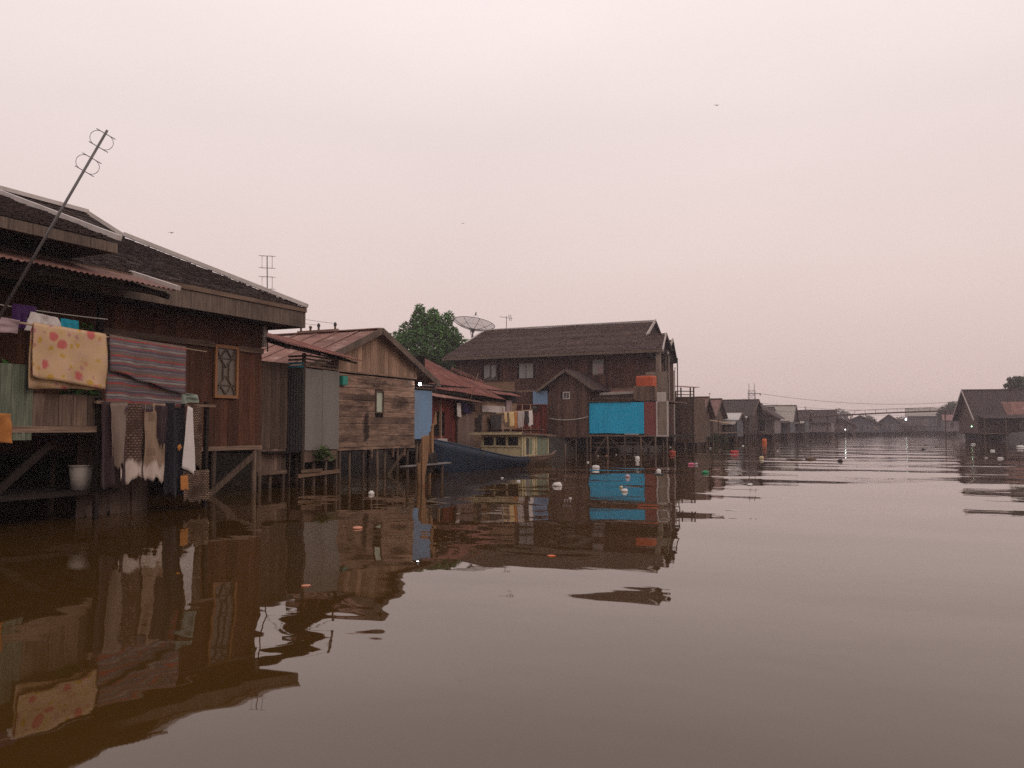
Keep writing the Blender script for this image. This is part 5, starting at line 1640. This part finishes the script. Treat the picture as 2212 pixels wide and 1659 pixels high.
def gable_house(name, loc, w, d, floor, wall_h, roof_h, label, roof='far_roof', wall='far_wall', ridge='x', rz=0.0, group=None, over=0.5, windows=(), porch=None, stilts=True, seed=0, barge='fascia'):
    """stilt house written in its own frame: w along x, d along y, front towards -y"""
    T = thing(name, loc, label, 'house', group, rz if rz else 1e-5)
    x0, x1, y0, y1 = -w / 2, w / 2, -d / 2, d / 2
    z0, z1 = floor, floor + wall_h
    zr = z1 + roof_h
    P = lambda n, poly, th, mt: MB().slab(poly, th).build(n, mt, T)
    P('front_wall', [(x0, y0, z0), (x1, y0, z0), (x1, y0, z1), (x0, y0, z1)], (0, 0.06, 0), wall)
    P('back_wall', [(x0, y1, z0), (x1, y1, z0), (x1, y1, z1), (x0, y1, z1)], (0, -0.06, 0), wall)
    for x, t_ in ((x0, 0.06), (x1, -0.06)):
        if ridge == 'x':
            P('end_wall', [(x, y0 + 0.07, z0), (x, y1 - 0.07, z0), (x, y1 - 0.07, z1), (x, 0, zr - 0.12), (x, y0 + 0.07, z1)], (t_, 0, 0), wall)
        else:
            P('end_wall', [(x, y0 + 0.07, z0), (x, y1 - 0.07, z0), (x, y1 - 0.07, z1), (x, y0 + 0.07, z1)], (t_, 0, 0), wall)
    if ridge == 'x':
        k = roof_h / (d / 2)
        for s in (-1, 1):
            P('roof_slope', [(x0 - over, s * (d / 2 + over), z1 - over * k), (x1 + over, s * (d / 2 + over), z1 - over * k), (x1 + over, -s * 0.02, zr), (x0 - over, -s * 0.02, zr)], (0, 0, 0.07), roof)
            for x in (x0 - over, x1 + over):
                beam = MB().beam((x, s * (d / 2 + over), z1 - over * k), (x, 0, zr), 0.07, 0.2).build('barge_board', barge, T)
        MB().beam((x0 - over, 0, zr + 0.09), (x1 + over, 0, zr + 0.09), 0.3, 0.08).build('ridge_cap', 'fascia', T)
    else:
        k = roof_h / (w / 2)
        P('gable', [(x0, y0 - 0.01, z1), (x1, y0 - 0.01, z1), (0, y0 - 0.01, zr - 0.1)], (0, 0.05, 0), wall)
        for s in (-1, 1):
            P('roof_slope', [(s * (w / 2 + over), y0 - over, z1 - over * k), (s * (w / 2 + over), y1 + over, z1 - over * k), (-s * 0.02, y1 + over, zr), (-s * 0.02, y0 - over, zr)], (0, 0, 0.07), roof)
            MB().beam((s * (w / 2 + over), y0 - over, z1 - over * k), (0, y0 - over, zr), 0.07, 0.2).build('barge_board', barge, T)
    P('floor', [(x0, y0, z0 - 0.12), (x1, y0, z0 - 0.12), (x1, y1, z0 - 0.12), (x0, y1, z0 - 0.12)], (0, 0, 0.10), 'dark_wood')
    if not windows:
        windows = [(q, q + 0.11, 0.25, 0.78, 'glass' if (int(w * 7) + i) % 3 else 'far_light') for i, q in enumerate((0.12, 0.34, 0.62, 0.82))]
    for (s0, s1, za, zb, mt) in windows:
        wd = MB()
        a, b, c, e = x0 + s0 * w, x0 + s1 * w, z0 + za * wall_h, z0 + zb * wall_h
        wd.slab([(a, y0 - 0.05, c), (b, y0 - 0.05, c), (b, y0 - 0.05, e), (a, y0 - 0.05, e)], (0, 0.045, 0))
        wd = wd.build('window', 'pale_trim' if mt == 'glass' else mt, T)
        MB().slab([(a + .08, y0 - 0.07, c + .08), (b - .08, y0 - 0.07, c + .08), (b - .08, y0 - 0.07, e - .08), (a + .08, y0 - 0.07, e - .08)], (0, 0.015, 0)).build('pane', 'glass' if mt == 'glass' else mt, wd)
    if porch:
        pd, ph, mt = porch
        P('porch_roof', [(x0, y0 - pd, z1 - 0.55), (x1, y0 - pd, z1 - 0.55), (x1, y0 - 0.08, z1 - 0.15), (x0, y0 - 0.08, z1 - 0.15)], (0, 0, 0.06), mt)
        for s in (0.02, 0.35, 0.66, 0.98):
            MB().tube([(x0 + s * w, y0 - pd + 0.1, -0.6), (x0 + s * w, y0 - pd + 0.1, z1 - 0.55)], 0.07, 6).build('porch_post', 'post', T)
        P('porch_deck', [(x0, y0 - pd, z0 - 0.1), (x1, y0 - pd, z0 - 0.1), (x1, y0 - 0.08, z0 - 0.1), (x0, y0 - 0.08, z0 - 0.1)], (0, 0, 0.1), 'grey_h')
    if stilts:
        P('light_blocker', [(x0 + 0.2, 0, -0.5), (x1 - 0.2, 0, -0.5), (x1 - 0.2, 0, z0 - 0.13), (x0 + 0.2, 0, z0 - 0.13)], (0, 0.05, 0), 'dark_wood')  # this slab and the next are added to stop light leaking under the floor
        P('light_blocker', [(x0 + 0.5, -d * 0.4, -0.5), (x0 + 0.5, d * 0.4, -0.5), (x0 + 0.5, d * 0.4, z0 - 0.13), (x0 + 0.5, -d * 0.4, z0 - 0.13)], (0.05, 0, 0), 'dark_wood')
        n = max(3, int(w / 1.3))
        for i in range(n + 1):
            x = x0 + 0.1 + (w - 0.2) * i / n
            MB().tube([(x, y0 + 0.1, -0.7), (x, y0 + 0.1, z0 - 0.1)], 0.08, 6).build('piling', 'post', T)
        for i in range(max(3, int(d / 1.5)) + 1):
            y = y0 + 0.8 + (d - 1) * i / max(3, int(d / 1.5))
            MB().tube([(x1 - 0.1, y, -0.7), (x1 - 0.1, y, z0 - 0.1)], 0.08, 6).build('piling', 'post', T)
    return T


G = 'houses along the hazy left bank'


def by(px, d, z=0.0):
    p = at(px, 926, d)
    return (p.x, p.y, z)


gable_house('stilt_house', (-17.4, 73.5, 0), 3.6, 4.6, 0.8, 1.9, 1.5, 'pinkish roofed stilt house next to the grey board shed', 'far_pink', 'far_wall', 'x', group=G, over=0.4)
gable_house('stilt_house', (-18.7, 84.0, 0), 4.4, 5.0, 0.8, 2.0, 1.6, 'stilt house with pink roof behind two leaning poles', 'far_pink', 'far_wall', 'x', group=G, over=0.4, windows=((0.3, 0.5, 0.3, 0.8, 'glass'),))
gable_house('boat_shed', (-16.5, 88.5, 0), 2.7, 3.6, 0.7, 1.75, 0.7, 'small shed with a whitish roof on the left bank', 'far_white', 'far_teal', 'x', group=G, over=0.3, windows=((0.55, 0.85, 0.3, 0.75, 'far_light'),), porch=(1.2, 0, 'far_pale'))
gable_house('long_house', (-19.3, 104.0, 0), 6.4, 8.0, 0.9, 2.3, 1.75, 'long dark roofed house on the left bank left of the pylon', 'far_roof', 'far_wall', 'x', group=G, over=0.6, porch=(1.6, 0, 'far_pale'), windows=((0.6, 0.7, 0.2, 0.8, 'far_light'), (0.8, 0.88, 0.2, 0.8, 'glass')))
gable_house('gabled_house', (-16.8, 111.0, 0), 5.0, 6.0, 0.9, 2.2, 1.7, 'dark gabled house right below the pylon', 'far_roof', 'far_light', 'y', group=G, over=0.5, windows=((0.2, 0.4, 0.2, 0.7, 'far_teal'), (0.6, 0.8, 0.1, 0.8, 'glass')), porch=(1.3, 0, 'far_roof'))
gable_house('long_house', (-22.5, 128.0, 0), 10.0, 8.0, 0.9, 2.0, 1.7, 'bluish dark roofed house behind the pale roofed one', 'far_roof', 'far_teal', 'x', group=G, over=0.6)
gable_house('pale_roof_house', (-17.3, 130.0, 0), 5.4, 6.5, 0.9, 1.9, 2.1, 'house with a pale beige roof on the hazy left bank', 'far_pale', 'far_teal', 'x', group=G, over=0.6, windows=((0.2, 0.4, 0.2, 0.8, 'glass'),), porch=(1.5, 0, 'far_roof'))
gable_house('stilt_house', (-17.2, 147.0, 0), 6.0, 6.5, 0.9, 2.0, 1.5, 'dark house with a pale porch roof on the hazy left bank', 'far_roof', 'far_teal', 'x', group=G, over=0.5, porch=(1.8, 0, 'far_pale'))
gable_house('hip_house', (-16.0, 166.0, 0), 9.0, 8.0, 0.9, 2.0, 2.0, 'broad dark roofed house near the left end of the bridge', 'far_roof', 'far_light', 'x', group=G, over=0.7, windows=((0.5, 0.62, 0.2, 0.7, 'glass'),))
gable_house('stilt_house', (-12.5, 192.0, 0), 7.0, 7.0, 0.7, 1.8, 1.6, 'faint gabled house seen below the left half of the bridge', 'far_roof', 'far_wall', 'y', group=G)
gable_house('stilt_house', (-8.6, 214.0, 0), 9.0, 8.0, 0.7, 1.9, 1.9, 'faint broad house behind the middle of the bridge', 'far_roof', 'far_teal', 'y', group=G)
gable_house('stilt_house', (-2.6, 224.0, 0), 5.0, 7.0, 0.7, 2.3, 1.9, 'faint narrow house behind the middle of the bridge', 'far_roof', 'far_teal', 'y', group=G)
gable_house('stilt_house', (2.0, 236.0, 0), 5.0, 7.0, 0.7, 1.7, 1.4, 'faint low house right of the narrow one beyond the bridge', 'far_roof', 'far_wall', 'x', group=G)
gable_house('hall', (7.5, 262.0, 0), 11.5, 9.0, 1.0, 4.2, 1.9, 'faint long hall with a pale roof beyond the bridge', 'far_pale', 'far_teal', 'x', group=G, over=0.6)
gable_house('stilt_house', (13.0, 215.0, 0), 8.0, 7.0, 0.9, 2.6, 1.2, 'faint low pink house between the bridge and the right bank house', 'far_pink', 'far_light', 'x', group=G)
gable_house('stilt_house', (-20.5, 180.0, 0), 9.0, 8.0, 0.9, 2.0, 2.0, 'faint dark house behind the left end of the bridge', 'far_roof', 'far_wall', 'x', group=G)
gable_house('stilt_house', (-28.0, 150.0, 0), 9.0, 8.0, 0.9, 2.0, 1.8, 'dark roof behind the pale beige roofed house', 'far_roof', 'far_wall', 'x', group=G)

# pylon
def pylon():
    b = V(*by(1625, 112, 0.6))
    T = thing('lattice_pylon', b, 'thin lattice pylon standing among the left bank houses', 'pylon')
    H, w0, w1 = 6.5, 0.50, 0.38
    leg = lambda sx, sy, z: b + V(sx, sy, 0) * ((w0 + (w1 - w0) * z / H)) + V(0, 0, z)
    cs = ((-1, -1), (1, -1), (1, 1), (-1, 1))
    for sx, sy in cs:
        MB().beam(leg(sx, sy, 0), leg(sx, sy, H - 0.4), 0.05).build('leg', 'metal', T)
    for k in range(10):
        za, zb = k * 0.6, (k + 1) * 0.6
        for i in range(4):
            (ax_, ay_), (bx_, by_) = cs[i], cs[(i + 1) % 4]
            MB().beam(leg(ax_, ay_, za), leg(bx_, by_, zb), 0.028).build('lattice_brace', 'metal', T)
            MB().beam(leg(ax_, ay_, zb), leg(bx_, by_, zb), 0.028).build('lattice_brace', 'metal', T)
    for z, l, mt in ((5.6, 1.1, 'metal_dark'), (4.3, 1.3, 'metal_dark'), (3.5, 0.9, 'metal_dark')):
        MB().beam(b + V(-l * (1.2 if z == 4.3 else 0.4), 0, z), b + V(l, 0, z), 0.09).build('cross_arm', mt, T)
        MB().tube([b + V(l, 0, z), b + V(l, 0, z - 0.25)], 0.08, 6).build('insulator', 'fascia', T)
    for sx in (-0.35, 0.35):
        MB().beam(b + V(sx, 0, H - 0.4), b + V(sx, 0, H + 0.5), 0.06).build('tip', 'metal', T)
    return b


pb = pylon()
WG = 'wires hanging from the pylon'
wire('power_wire', pb + V(1.1, 0, 5.6), at(2085, 866, 122), 0.9, 0.022, 'topmost long wire from the pylon across the river to the right bank', group=WG)
wire('power_wire', pb + V(1.3, 0, 4.3), at(2110, 868, 150), 1.2, 0.018, 'middle long wire from the pylon across the river', group=WG)
wire('power_wire', pb + V(0.9, 0, 3.5), at(2140, 885, 170), 1.0, 0.018, 'lowest long wire from the pylon across the river', group=WG)
wire('power_wire', pb + V(-1.2, 0, 4.3), at(1560, 912, 98), 0.6, 0.018, 'short wire from the pylon to the long dark roof on its left', group=WG)


def small_antenna(px, py_top, py_bot, d, label, kind=0):
    b, tp = at(px, py_bot, d), at(px, py_top, d)
    t = thing('house_antenna', b, label, 'antenna', 'antennas over the left bank houses')
    MB().tube([b, tp], 0.025 * d / 80, 5).build('pole', 'metal', t)
    s = d / 1800
    if kind:
        MB().tube([tp - RIGHT * 9 * s, tp + RIGHT * 9 * s], 0.03, 5).build('boom', 'metal_dark', t)
        for k in (-8, -3, 2, 7):
            MB().tube([tp + RIGHT * k * s - V(0, 0, 2 * s), tp + RIGHT * k * s + V(0, 0, 2 * s)], 0.03, 5).build('element', 'metal_dark', t)
    else:
        MB().tube([tp - RIGHT * 2 * s, tp + RIGHT * 2 * s], 0.03, 5).build('element', 'metal', t)


small_antenna(1489, 864, 890, 70, 'antenna with a cross bar over the pinkish roof next to the grey shed', 1)
small_antenna(1533, 850, 895, 84, 'tall thin antenna mast over the left bank roofs')
small_antenna(1565, 871, 896, 98, 'antenna with a wide cross bar over the long dark roof', 1)
small_antenna(1585, 867, 890, 104, 'thin antenna right of the wide one over the long dark roof')
small_antenna(1656, 888, 900, 128, 'low antenna with a cross bar right of the pylon', 1)
small_antenna(1458, 795, 842, 62, 'tall faint mast rising behind the grey board shed')
small_antenna(1740, 879, 905, 150, 'thin faint mast over the far left bank houses')
for px, pt, d, ln in ((1508, 862, 70, -3), (1514, 861, 71, 1)):
    b = at(px + ln, 955, d)
    tag(MB().tube([V(b.x, b.y, -0.8), at(px, pt, d)], 0.07, 7, 0.05).build('mooring_pole', 'post', smooth=True), ('left' if ln < 0 else 'right') + ' one of two tall leaning poles in the water by the pinkish roof', 'pole')
t = thing('jetty', by(1530, 76, 0), 'rickety pole jetty in front of the pink roofed houses', 'jetty')
for px in (1515, 1527, 1540, 1552):
    b = at(px, 926, 76)
    MB().tube([(b.x, b.y, -0.8), (b.x, b.y, 2.2)], 0.06, 6).build('post', 'post', t)
a_, b_ = at(1505, 903, 75), at(1575, 915, 78)
MB().tube([a_, b_], 0.07, 6).build('rail', 'bamboo', t)
MB().beam(at(1497, 917, 75), at(1530, 915, 76), 0.08, 0.12).build('rail', 'far_pale', t)
MB().beam(at(1540, 936, 76), at(1600, 934, 84), 0.8, 0.08).build('deck', 'grey_h', t)
for i, (px, d, lab) in enumerate(((1548, 80, 'low green bush at the water below the pink roofed house'), (1600, 100, 'low dark bush at the water below the long dark roof'))):
    b = V(*by(px, d))
    plant('bush', (b.x, b.y, 0.0), lab, 60, 1.0, 0.9, 'weed', pot=False, lf=0.16)

# ================================================================== bridge
def bridge():
    Y, xa, xb = 140.0, -17.0, 13.0
    Z = lambda x: 3.15 + 1.2 * (x - xa) / (xb - xa) + 0.25 * math.sin(math.pi * (x - xa) / (xb - xa))
    T = thing('footbridge', (0, Y, 0), 'long thin footbridge crossing the river in the haze', 'bridge')
    n = 20
    for i in range(n):
        x0, x1 = xa + (xb - xa) * i / n, xa + (xb - xa) * (i + 1) / n - 0.01
        MB().face_box([(x0, Y - 0.6, Z(x0) - 0.2), (x1, Y - 0.6, Z(x1) - 0.2), (x1, Y + 0.6, Z(x1) - 0.2), (x0, Y + 0.6, Z(x0) - 0.2), (x0, Y - 0.6, Z(x0)), (x1, Y - 0.6, Z(x1)), (x1, Y + 0.6, Z(x1)), (x0, Y + 0.6, Z(x0))]).build('deck_panel', 'far_wall', T)
        for s in (-0.55, 0.55):
            MB().beam((x0, Y + s, Z(x0) + 0.5), (x1, Y + s, Z(x1) + 0.5), 0.035, 0.035).build('hand_rail', 'far_wall', T)
            MB().beam((x0, Y + s, Z(x0)), (x0, Y + s, Z(x0) + 0.48), 0.03, 0.03).build('rail_post', 'far_wall', T)
    for x in (xa + 1.5, xa + 6.5, xa + 23, xb - 1.0):
        for s in (-0.45, 0.45):
            MB().tube([(x, Y + s, -0.8), (x, Y + s, Z(x) - 0.2)], 0.07, 8).build('pier', 'far_wall', T)
    return T


bridge()
t = thing('walkway', (0, 236, 0), 'low plank walkway over the water far beyond the bridge', 'walkway')
MB().beam((-9, 234, 2.0), (14, 226, 2.1), 0.8, 0.2).build('deck', 'far_wall', t)
for i in range(9):
    x = -8.8 + 2.8 * i
    MB().tube([(x, 233.9 - 0.348 * (x + 8.8), -0.8), (x, 233.9 - 0.348 * (x + 8.8), 2.0)], 0.1, 6).build('pier', 'far_wall', t)


def lamp(px, py, d, lab, r, mat='lamp_far'):
    p = at(px, py, d)
    t = thing('dock_lamp', (p.x, p.y, 0), lab, 'lamp')
    MB().tube([(p.x, p.y, -0.7), (p.x, p.y, p.z - r)], 0.05, 6).build('pole', 'metal_dark', t)
    MB().lump(p, r, r, r * 1.1, 0, 0.0, 10, 8).build('bulb', mat, t, smooth=True)
    MB().tube([p + V(0, 0, r * 0.9), p + V(0, 0, r * 1.3)], r * 1.4, 8, r * 0.3).build('hood', 'metal_dark', t)


lamp(1826, 928, 170, 'lit lamp on a pole low over the water by the broad dark house', 0.11)
lamp(1957, 906, 200, 'lit lamp on a pole beyond the bridge left of the right bank', 0.20)
lamp(1800, 918, 165, 'dim lamp in front of the broad dark roofed house', 0.16, 'far_white')

# ================================================================== right bank
T = gable_house('right_bank_house', (0, 0, 0), 13.0, 7.5, 0.95, 2.2, 3.3, 'dark stilt house with a steep roof at the right edge', 'far_roof', 'far_wall', 'x', rz=math.radians(13), over=0.7, barge='pale_trim', windows=((0.36, 0.46, 0.25, 0.8, 'glass'), (0.6, 0.7, 0.25, 0.8, 'glass')))
pr = at(2113, 926, 104)
cr, sr = math.cos(math.radians(13)), math.sin(math.radians(13))
T.location = (pr.x + 6.5 * cr - 3.75 * sr, pr.y + 6.5 * sr + 3.75 * cr, 0)
sheets(T, (-3.2, -3.95, 3.06), (0.6, -3.95, 3.06), (0.6, -1.9, 4.86), (-3.2, -1.9, 4.86), 'rust_pink', 0.95, 0.14, 0.02)
MB().slab([(-6.6, -6.0, 2.75), (1.0, -6.0, 2.75), (1.0, -3.7, 3.2), (-6.6, -3.7, 3.2)], (0, 0, 0.06)).build('porch_roof', 'far_roof', T)
for x in (-6.4, -4.0, -1.6, 0.8):
    MB().tube([(x, -5.8, -0.7), (x, -5.8, 2.75)], 0.08, 6).build('porch_post', 'post', T)
MB().slab([(-6.4, -5.7, 0.85), (1.0, -5.7, 0.85), (1.0, -3.8, 0.85), (-6.4, -3.8, 0.85)], (0, 0, 0.1)).build('porch_deck', 'grey_h', T)
MB().slab([(0.9, -5.0, 0.5), (6.4, -5.0, 0.5), (6.4, -5.0, 2.9), (0.9, -5.0, 2.9)], (0, 0.06, 0)).build('annex_wall', 'far_wall', T)
MB().slab([(0.8, -5.3, 2.85), (6.6, -5.3, 2.85), (6.6, -3.7, 3.25), (0.8, -3.7, 3.25)], (0, 0, 0.06)).build('annex_roof', 'far_roof', T)
lamp(2099, 921, 104, 'greenish lit lamp at the water by the right bank house', 0.07, 'lamp_green')

random.seed(9)
b = V(*by(2225, 128, 0.6))
tree('bank_tree', b, 'green tree rising behind the roof at the right edge', 8, [(0, 0, 7.5, 2.2, 2.2, 1.6), (-1.6, 0, 7.0, 1.2, 1.2, 1.0), (-2.2, 0, 7.9, 0.7, 0.7, 0.6), (1.2, 0, 6.6, 1.8, 1.8, 1.6), (-0.4, 0, 5.6, 2.0, 2.0, 1.5), (0.4, 0, 8.9, 1.0, 1.0, 0.8), (-2.9, 0, 7.6, 0.45, 0.5, 0.35), (-2.5, 0, 8.5, 0.4, 0.4, 0.35), (-1.5, 0, 8.6, 0.7, 0.7, 0.5), (-3.1, 0, 6.9, 0.5, 0.5, 0.3)], 3600, 0.32, 'leaf_far', 0.25)
b = V(*by(2058, 205, 0.6))
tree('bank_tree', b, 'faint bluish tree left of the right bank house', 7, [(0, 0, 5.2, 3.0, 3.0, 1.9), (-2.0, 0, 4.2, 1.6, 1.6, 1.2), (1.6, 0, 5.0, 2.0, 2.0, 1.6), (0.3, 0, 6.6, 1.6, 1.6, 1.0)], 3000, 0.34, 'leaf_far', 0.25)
ORD = 'first second third fourth fifth sixth seventh eighth ninth tenth eleventh twelfth thirteenth fourteenth'.split()
for i in range(14):
    x = -75 + i * 11 + R(-3, 3)
    if -12 < x < 20:
        hgt = R(5, 7.5)
    else:
        hgt = R(6.5, 9)
    p = V(x, R(318, 345), 0.8)
    tree('far_tree', p, 'faint far bank tree, %s from the left in the row behind the bridge' % ORD[i], hgt,
         [(R(-1, 1), 0, hgt * 0.65, 3.2, 2.5, hgt * 0.30), (R(-3, -1.5), 0, hgt * 0.55, 2.2, 2, hgt * 0.25), (R(1.5, 3), 0, hgt * 0.55, 2.2, 2, hgt * 0.25)], 700, 0.6, 'leaf_far', 0.25, group='faint trees on the far bank')

# ================================================================== afloat
random.seed(21)


def flotsam(name, px, py, rx, rz, mat, label, cat, ry=None, rough=0.4, seed=0, sink=0.25, cap=None):
    p = afloat(px, py)
    o = MB().lump((p.x, p.y, rz * 0.35), rx * 0.85, (ry or rx * 0.8) * 0.85, rz * 0.8, seed, rough).build(name, mat, smooth=True)
    return tag(o, label, cat, 'rubbish afloat on the river')


def jerrycan(px, py, w, h, mat, label, cat='canister'):
    p = afloat(px, py)
    t = thing('canister', (p.x, p.y, 0), label, cat, 'rubbish afloat on the river')
    m = MB()
    rows = []
    for z, k in ((-0.3, 0.9), (0.0, 1.0), (0.62, 1.0), (0.85, 0.9), (1.0, 0.55)):
        rows.append([(p.x + w / 2 * k * math.copysign(abs(math.cos(q)) ** 0.6, math.cos(q)), p.y + w / 2 * k * math.copysign(abs(math.sin(q)) ** 0.6, math.sin(q)), z * h) for q in [2 * math.pi * j / 14 for j in range(15)]])
    m.grid(rows)
    m.build('body', mat, t, smooth=True)
    MB().tube([(p.x, p.y, h * 0.98), (p.x, p.y, h * 1.16)], w * 0.16, 8).build('cap', 't_dark' if mat != 't_white' else 't_white', t)
    return t


jerrycan(1651, 957, 0.5, 0.46, 't_orange', 'bright orange float upright in the far water')
flotsam('float', 1586, 978, 0.34, 0.13, 't_red', 'red plastic bag floating in mid river', 'bag', 0.3, 0.5, 3)
flotsam('float', 1452, 979, 0.28, 0.17, 't_brick', 'orange red ball floating by the two-storey house', 'ball', 0.26, 0.15, 4)
flotsam('bottle', 1493, 1004, 0.17, 0.07, 't_pink', 'pink plastic bottle afloat in mid river', 'bottle', 0.14, 0.3, 5)
flotsam('bag', 1504, 1003, 0.09, 0.06, 't_mauve', 'small pale bag right beside the pink bottle', 'bag', 0.1, 0.3, 6)
flotsam('bag', 1524, 1022, 0.15, 0.08, 't_green', 'green plastic bag afloat', 'bag', 0.13, 0.5, 7)
jerrycan(1287, 1011, 0.26, 0.10, 't_white', 'white canister with a cap floating near the cyan wall')
jerrycan(1377, 993, 0.2, 0.16, 't_white', 'small upright white container below the cyan wall')
jerrycan(1423, 1022, 0.14, 0.13, 't_white', 'tilted white cup above a dark float')
flotsam('float', 1423, 1026, 0.22, 0.05, 't_dark', 'dark flat rubber piece under the tilted white cup', 'rubbish', 0.16, 0.3, 8)
flotsam('foam', 1204, 1050, 0.15, 0.08, 'foam', 'white foam lump floating in front of the gabled hut', 'foam', 0.15, 0.5, 9)
flotsam('foam', 802, 1068, 0.075, 0.075, 'foam', 'white foam cup below the tan plank house', 'cup', 0.10, 0.1, 10)
flotsam('bag', 1356, 1031, 0.095, 0.08, 't_mauve', 'round mauve bag in the reflection of the cyan wall', 'bag', 0.12, 0.3, 11)
flotsam('bag', 1349, 1062, 0.09, 0.065, 'foam', 'pale round bag low in the reflection of the cyan wall', 'bag', 0.11, 0.3, 12)
flotsam('ball', 1342, 1054, 0.05, 0.05, 't_cream', 'tiny cream ball beside the pale round bag', 'ball', 0.05, 0.2, 13)
flotsam('shell', 772, 1142, 0.085, 0.03, 't_peach', 'peach coloured shell in the dark water lower left', 'rubbish', 0.10, 0.5, 14)
flotsam('leaf', 660, 1266, 0.055, 0.012, 't_peach', 'orange brown floating leaf in the dark water, nearest the camera', 'leaf', 0.06, 0.5, 15)
flotsam('leaf', 1191, 1201, 0.06, 0.01, 't_orange', 'small orange leaf in the reflection of the roof', 'leaf', 0.05, 0.5, 16)
flotsam('bag', 1620, 1048, 0.09, 0.04, 't_white', 'white bag alone on the smooth water', 'bag', 0.10, 0.4, 17)
flotsam('stick', 1585, 1103, 0.18, 0.01, 't_white', 'thin white strip on the smooth water', 'rubbish', 0.03, 0.3, 18)
flotsam('bag', 1645, 991, 0.13, 0.12, 't_cream', 'cream bag in mid river left of the brown weeds', 'bag', 0.12, 0.4, 19)
flotsam('weed', 1715, 994, 0.45, 0.07, 't_brown', 'long brown drift of weeds in mid river', 'weeds', 0.25, 0.8, 20)
flotsam('weed', 1752, 993, 0.26, 0.09, 't_brown', 'brown weeds with orange bits right of the long drift', 'weeds', 0.2, 0.8, 21)
flotsam('weed', 1815, 997, 0.14, 0.10, 't_dark', 'small dark lump in mid river', 'rubbish', 0.12, 0.6, 22)
flotsam('bag', 1598, 1027, 0.05, 0.03, 't_brown', 'tiny brown lump below the green bag', 'rubbish', 0.05, 0.4, 23)
flotsam('foam', 1720, 936.5, 0.9, 0.22, 'foam', 'white foam block by the dark gabled house', 'foam', 0.6, 0.3, 24)
k = 0
for px, py, lab, mt, r in ((1310, 985, 'tiny peach cup under the gabled hut', 't_peach', 0.09), (1292, 985, 'tiny white cup under the gabled hut edge', 't_white', 0.07), (1331, 983, 'tiny white cup under the cyan wall', 't_white', 0.07), (1371, 986, 'tiny white bottle beside the upright container', 't_white', 0.06),
                           (1448, 966, 'tiny white lump near the orange red ball', 't_white', 0.12), (1534, 968, 'tiny white lump left of the red bag', 't_white', 0.13), (1605, 963, 'white scrap below the long dark roof', 't_white', 0.16), (1555, 972, 'dark scrap left of the red bag', 't_brown', 0.2),
                           (1680, 975, 'tiny pale scrap right of the red bag', 't_white', 0.12), (1948, 1000, 'tiny white scrap in the smooth water to the right', 't_white', 0.07), (2161, 991, 'white star-shaped scrap in the right reflection', 't_white', 0.22), (2144, 974, 'pale scrap near the right bank', 't_white', 0.24),
                           (2102, 960, 'white scrap near the greenish lamp', 't_white', 0.3), (2205, 966, 'large white lump at the right edge', 't_white', 0.45), (2130, 989, 'small pale scrap left of the star-shaped one', 't_mauve', 0.12), (2022, 966, 'dark scrap left of the right bank reflection', 't_brown', 0.22),
                           (2000, 962, 'tiny dark scrap in the far smooth water', 't_brown', 0.2), (1995, 971, 'dark drift weed in the far smooth water', 't_dark', 0.28), (1232, 1077, 'thin white scrap below the foam lump', 't_white', 0.05), (1270, 999, 'white sliver left of the white canister', 't_white', 0.10), (1120, 1040, 'white sliver under the boat stern', 't_white', 0.10), (1085, 1033, 'white sliver under the boat cabin', 't_white', 0.08)):
    k += 1
    flotsam('scrap', px, py, r * 0.75, r * 0.28 if r > 0.06 else 0.02, mt, lab, 'rubbish', None, 0.5, 30 + k)

# birds
def bird(px, py, d, lab):
    p = at(px, py, d)
    t = thing('bird', p, lab, 'bird')
    MB().lump(p, 0.035, 0.09, 0.03, 0, 0.0, 8, 6).build('body', 't_dark', t, smooth=True)
    for s in (-1, 1):
        MB().slab([p + RIGHT * s * 0.03 + V(0, 0.05, 0.02), p + RIGHT * s * 0.13 + V(0, 0.03, 0.06), p + RIGHT * s * 0.23 + V(0, -0.04, 0.0), p + RIGHT * s * 0.12 + V(0, -0.05, 0.04), p + RIGHT * s * 0.03 + V(0, -0.05, 0.02)], (0, 0, 0.01)).build('wing', 't_dark', t)


bird(370, 503, 60, 'tiny bird flying above the left roof')
bird(1548, 228, 60, 'tiny bird flying high in the upper right sky')
bird(1000, 483, 90, 'tiny bird flying above the dish')

# ================================================================== haze
t = NT('river_haze')
t.n.remove(t.p)
v = t.node('ShaderNodeVolumePrincipled')
v.inputs['Color'].default_value = (0.66, 0.59, 0.64, 1)
v.inputs['Density'].default_value = 0.0013
v.inputs['Anisotropy'].default_value = 0.35
t.link(v.outputs[0], t.n['Material Output'].inputs['Volume'])
tag(MB().box((-150, -40, -2.2), (150, 400, 12.6)).build('haze', t.m), kind='stuff')
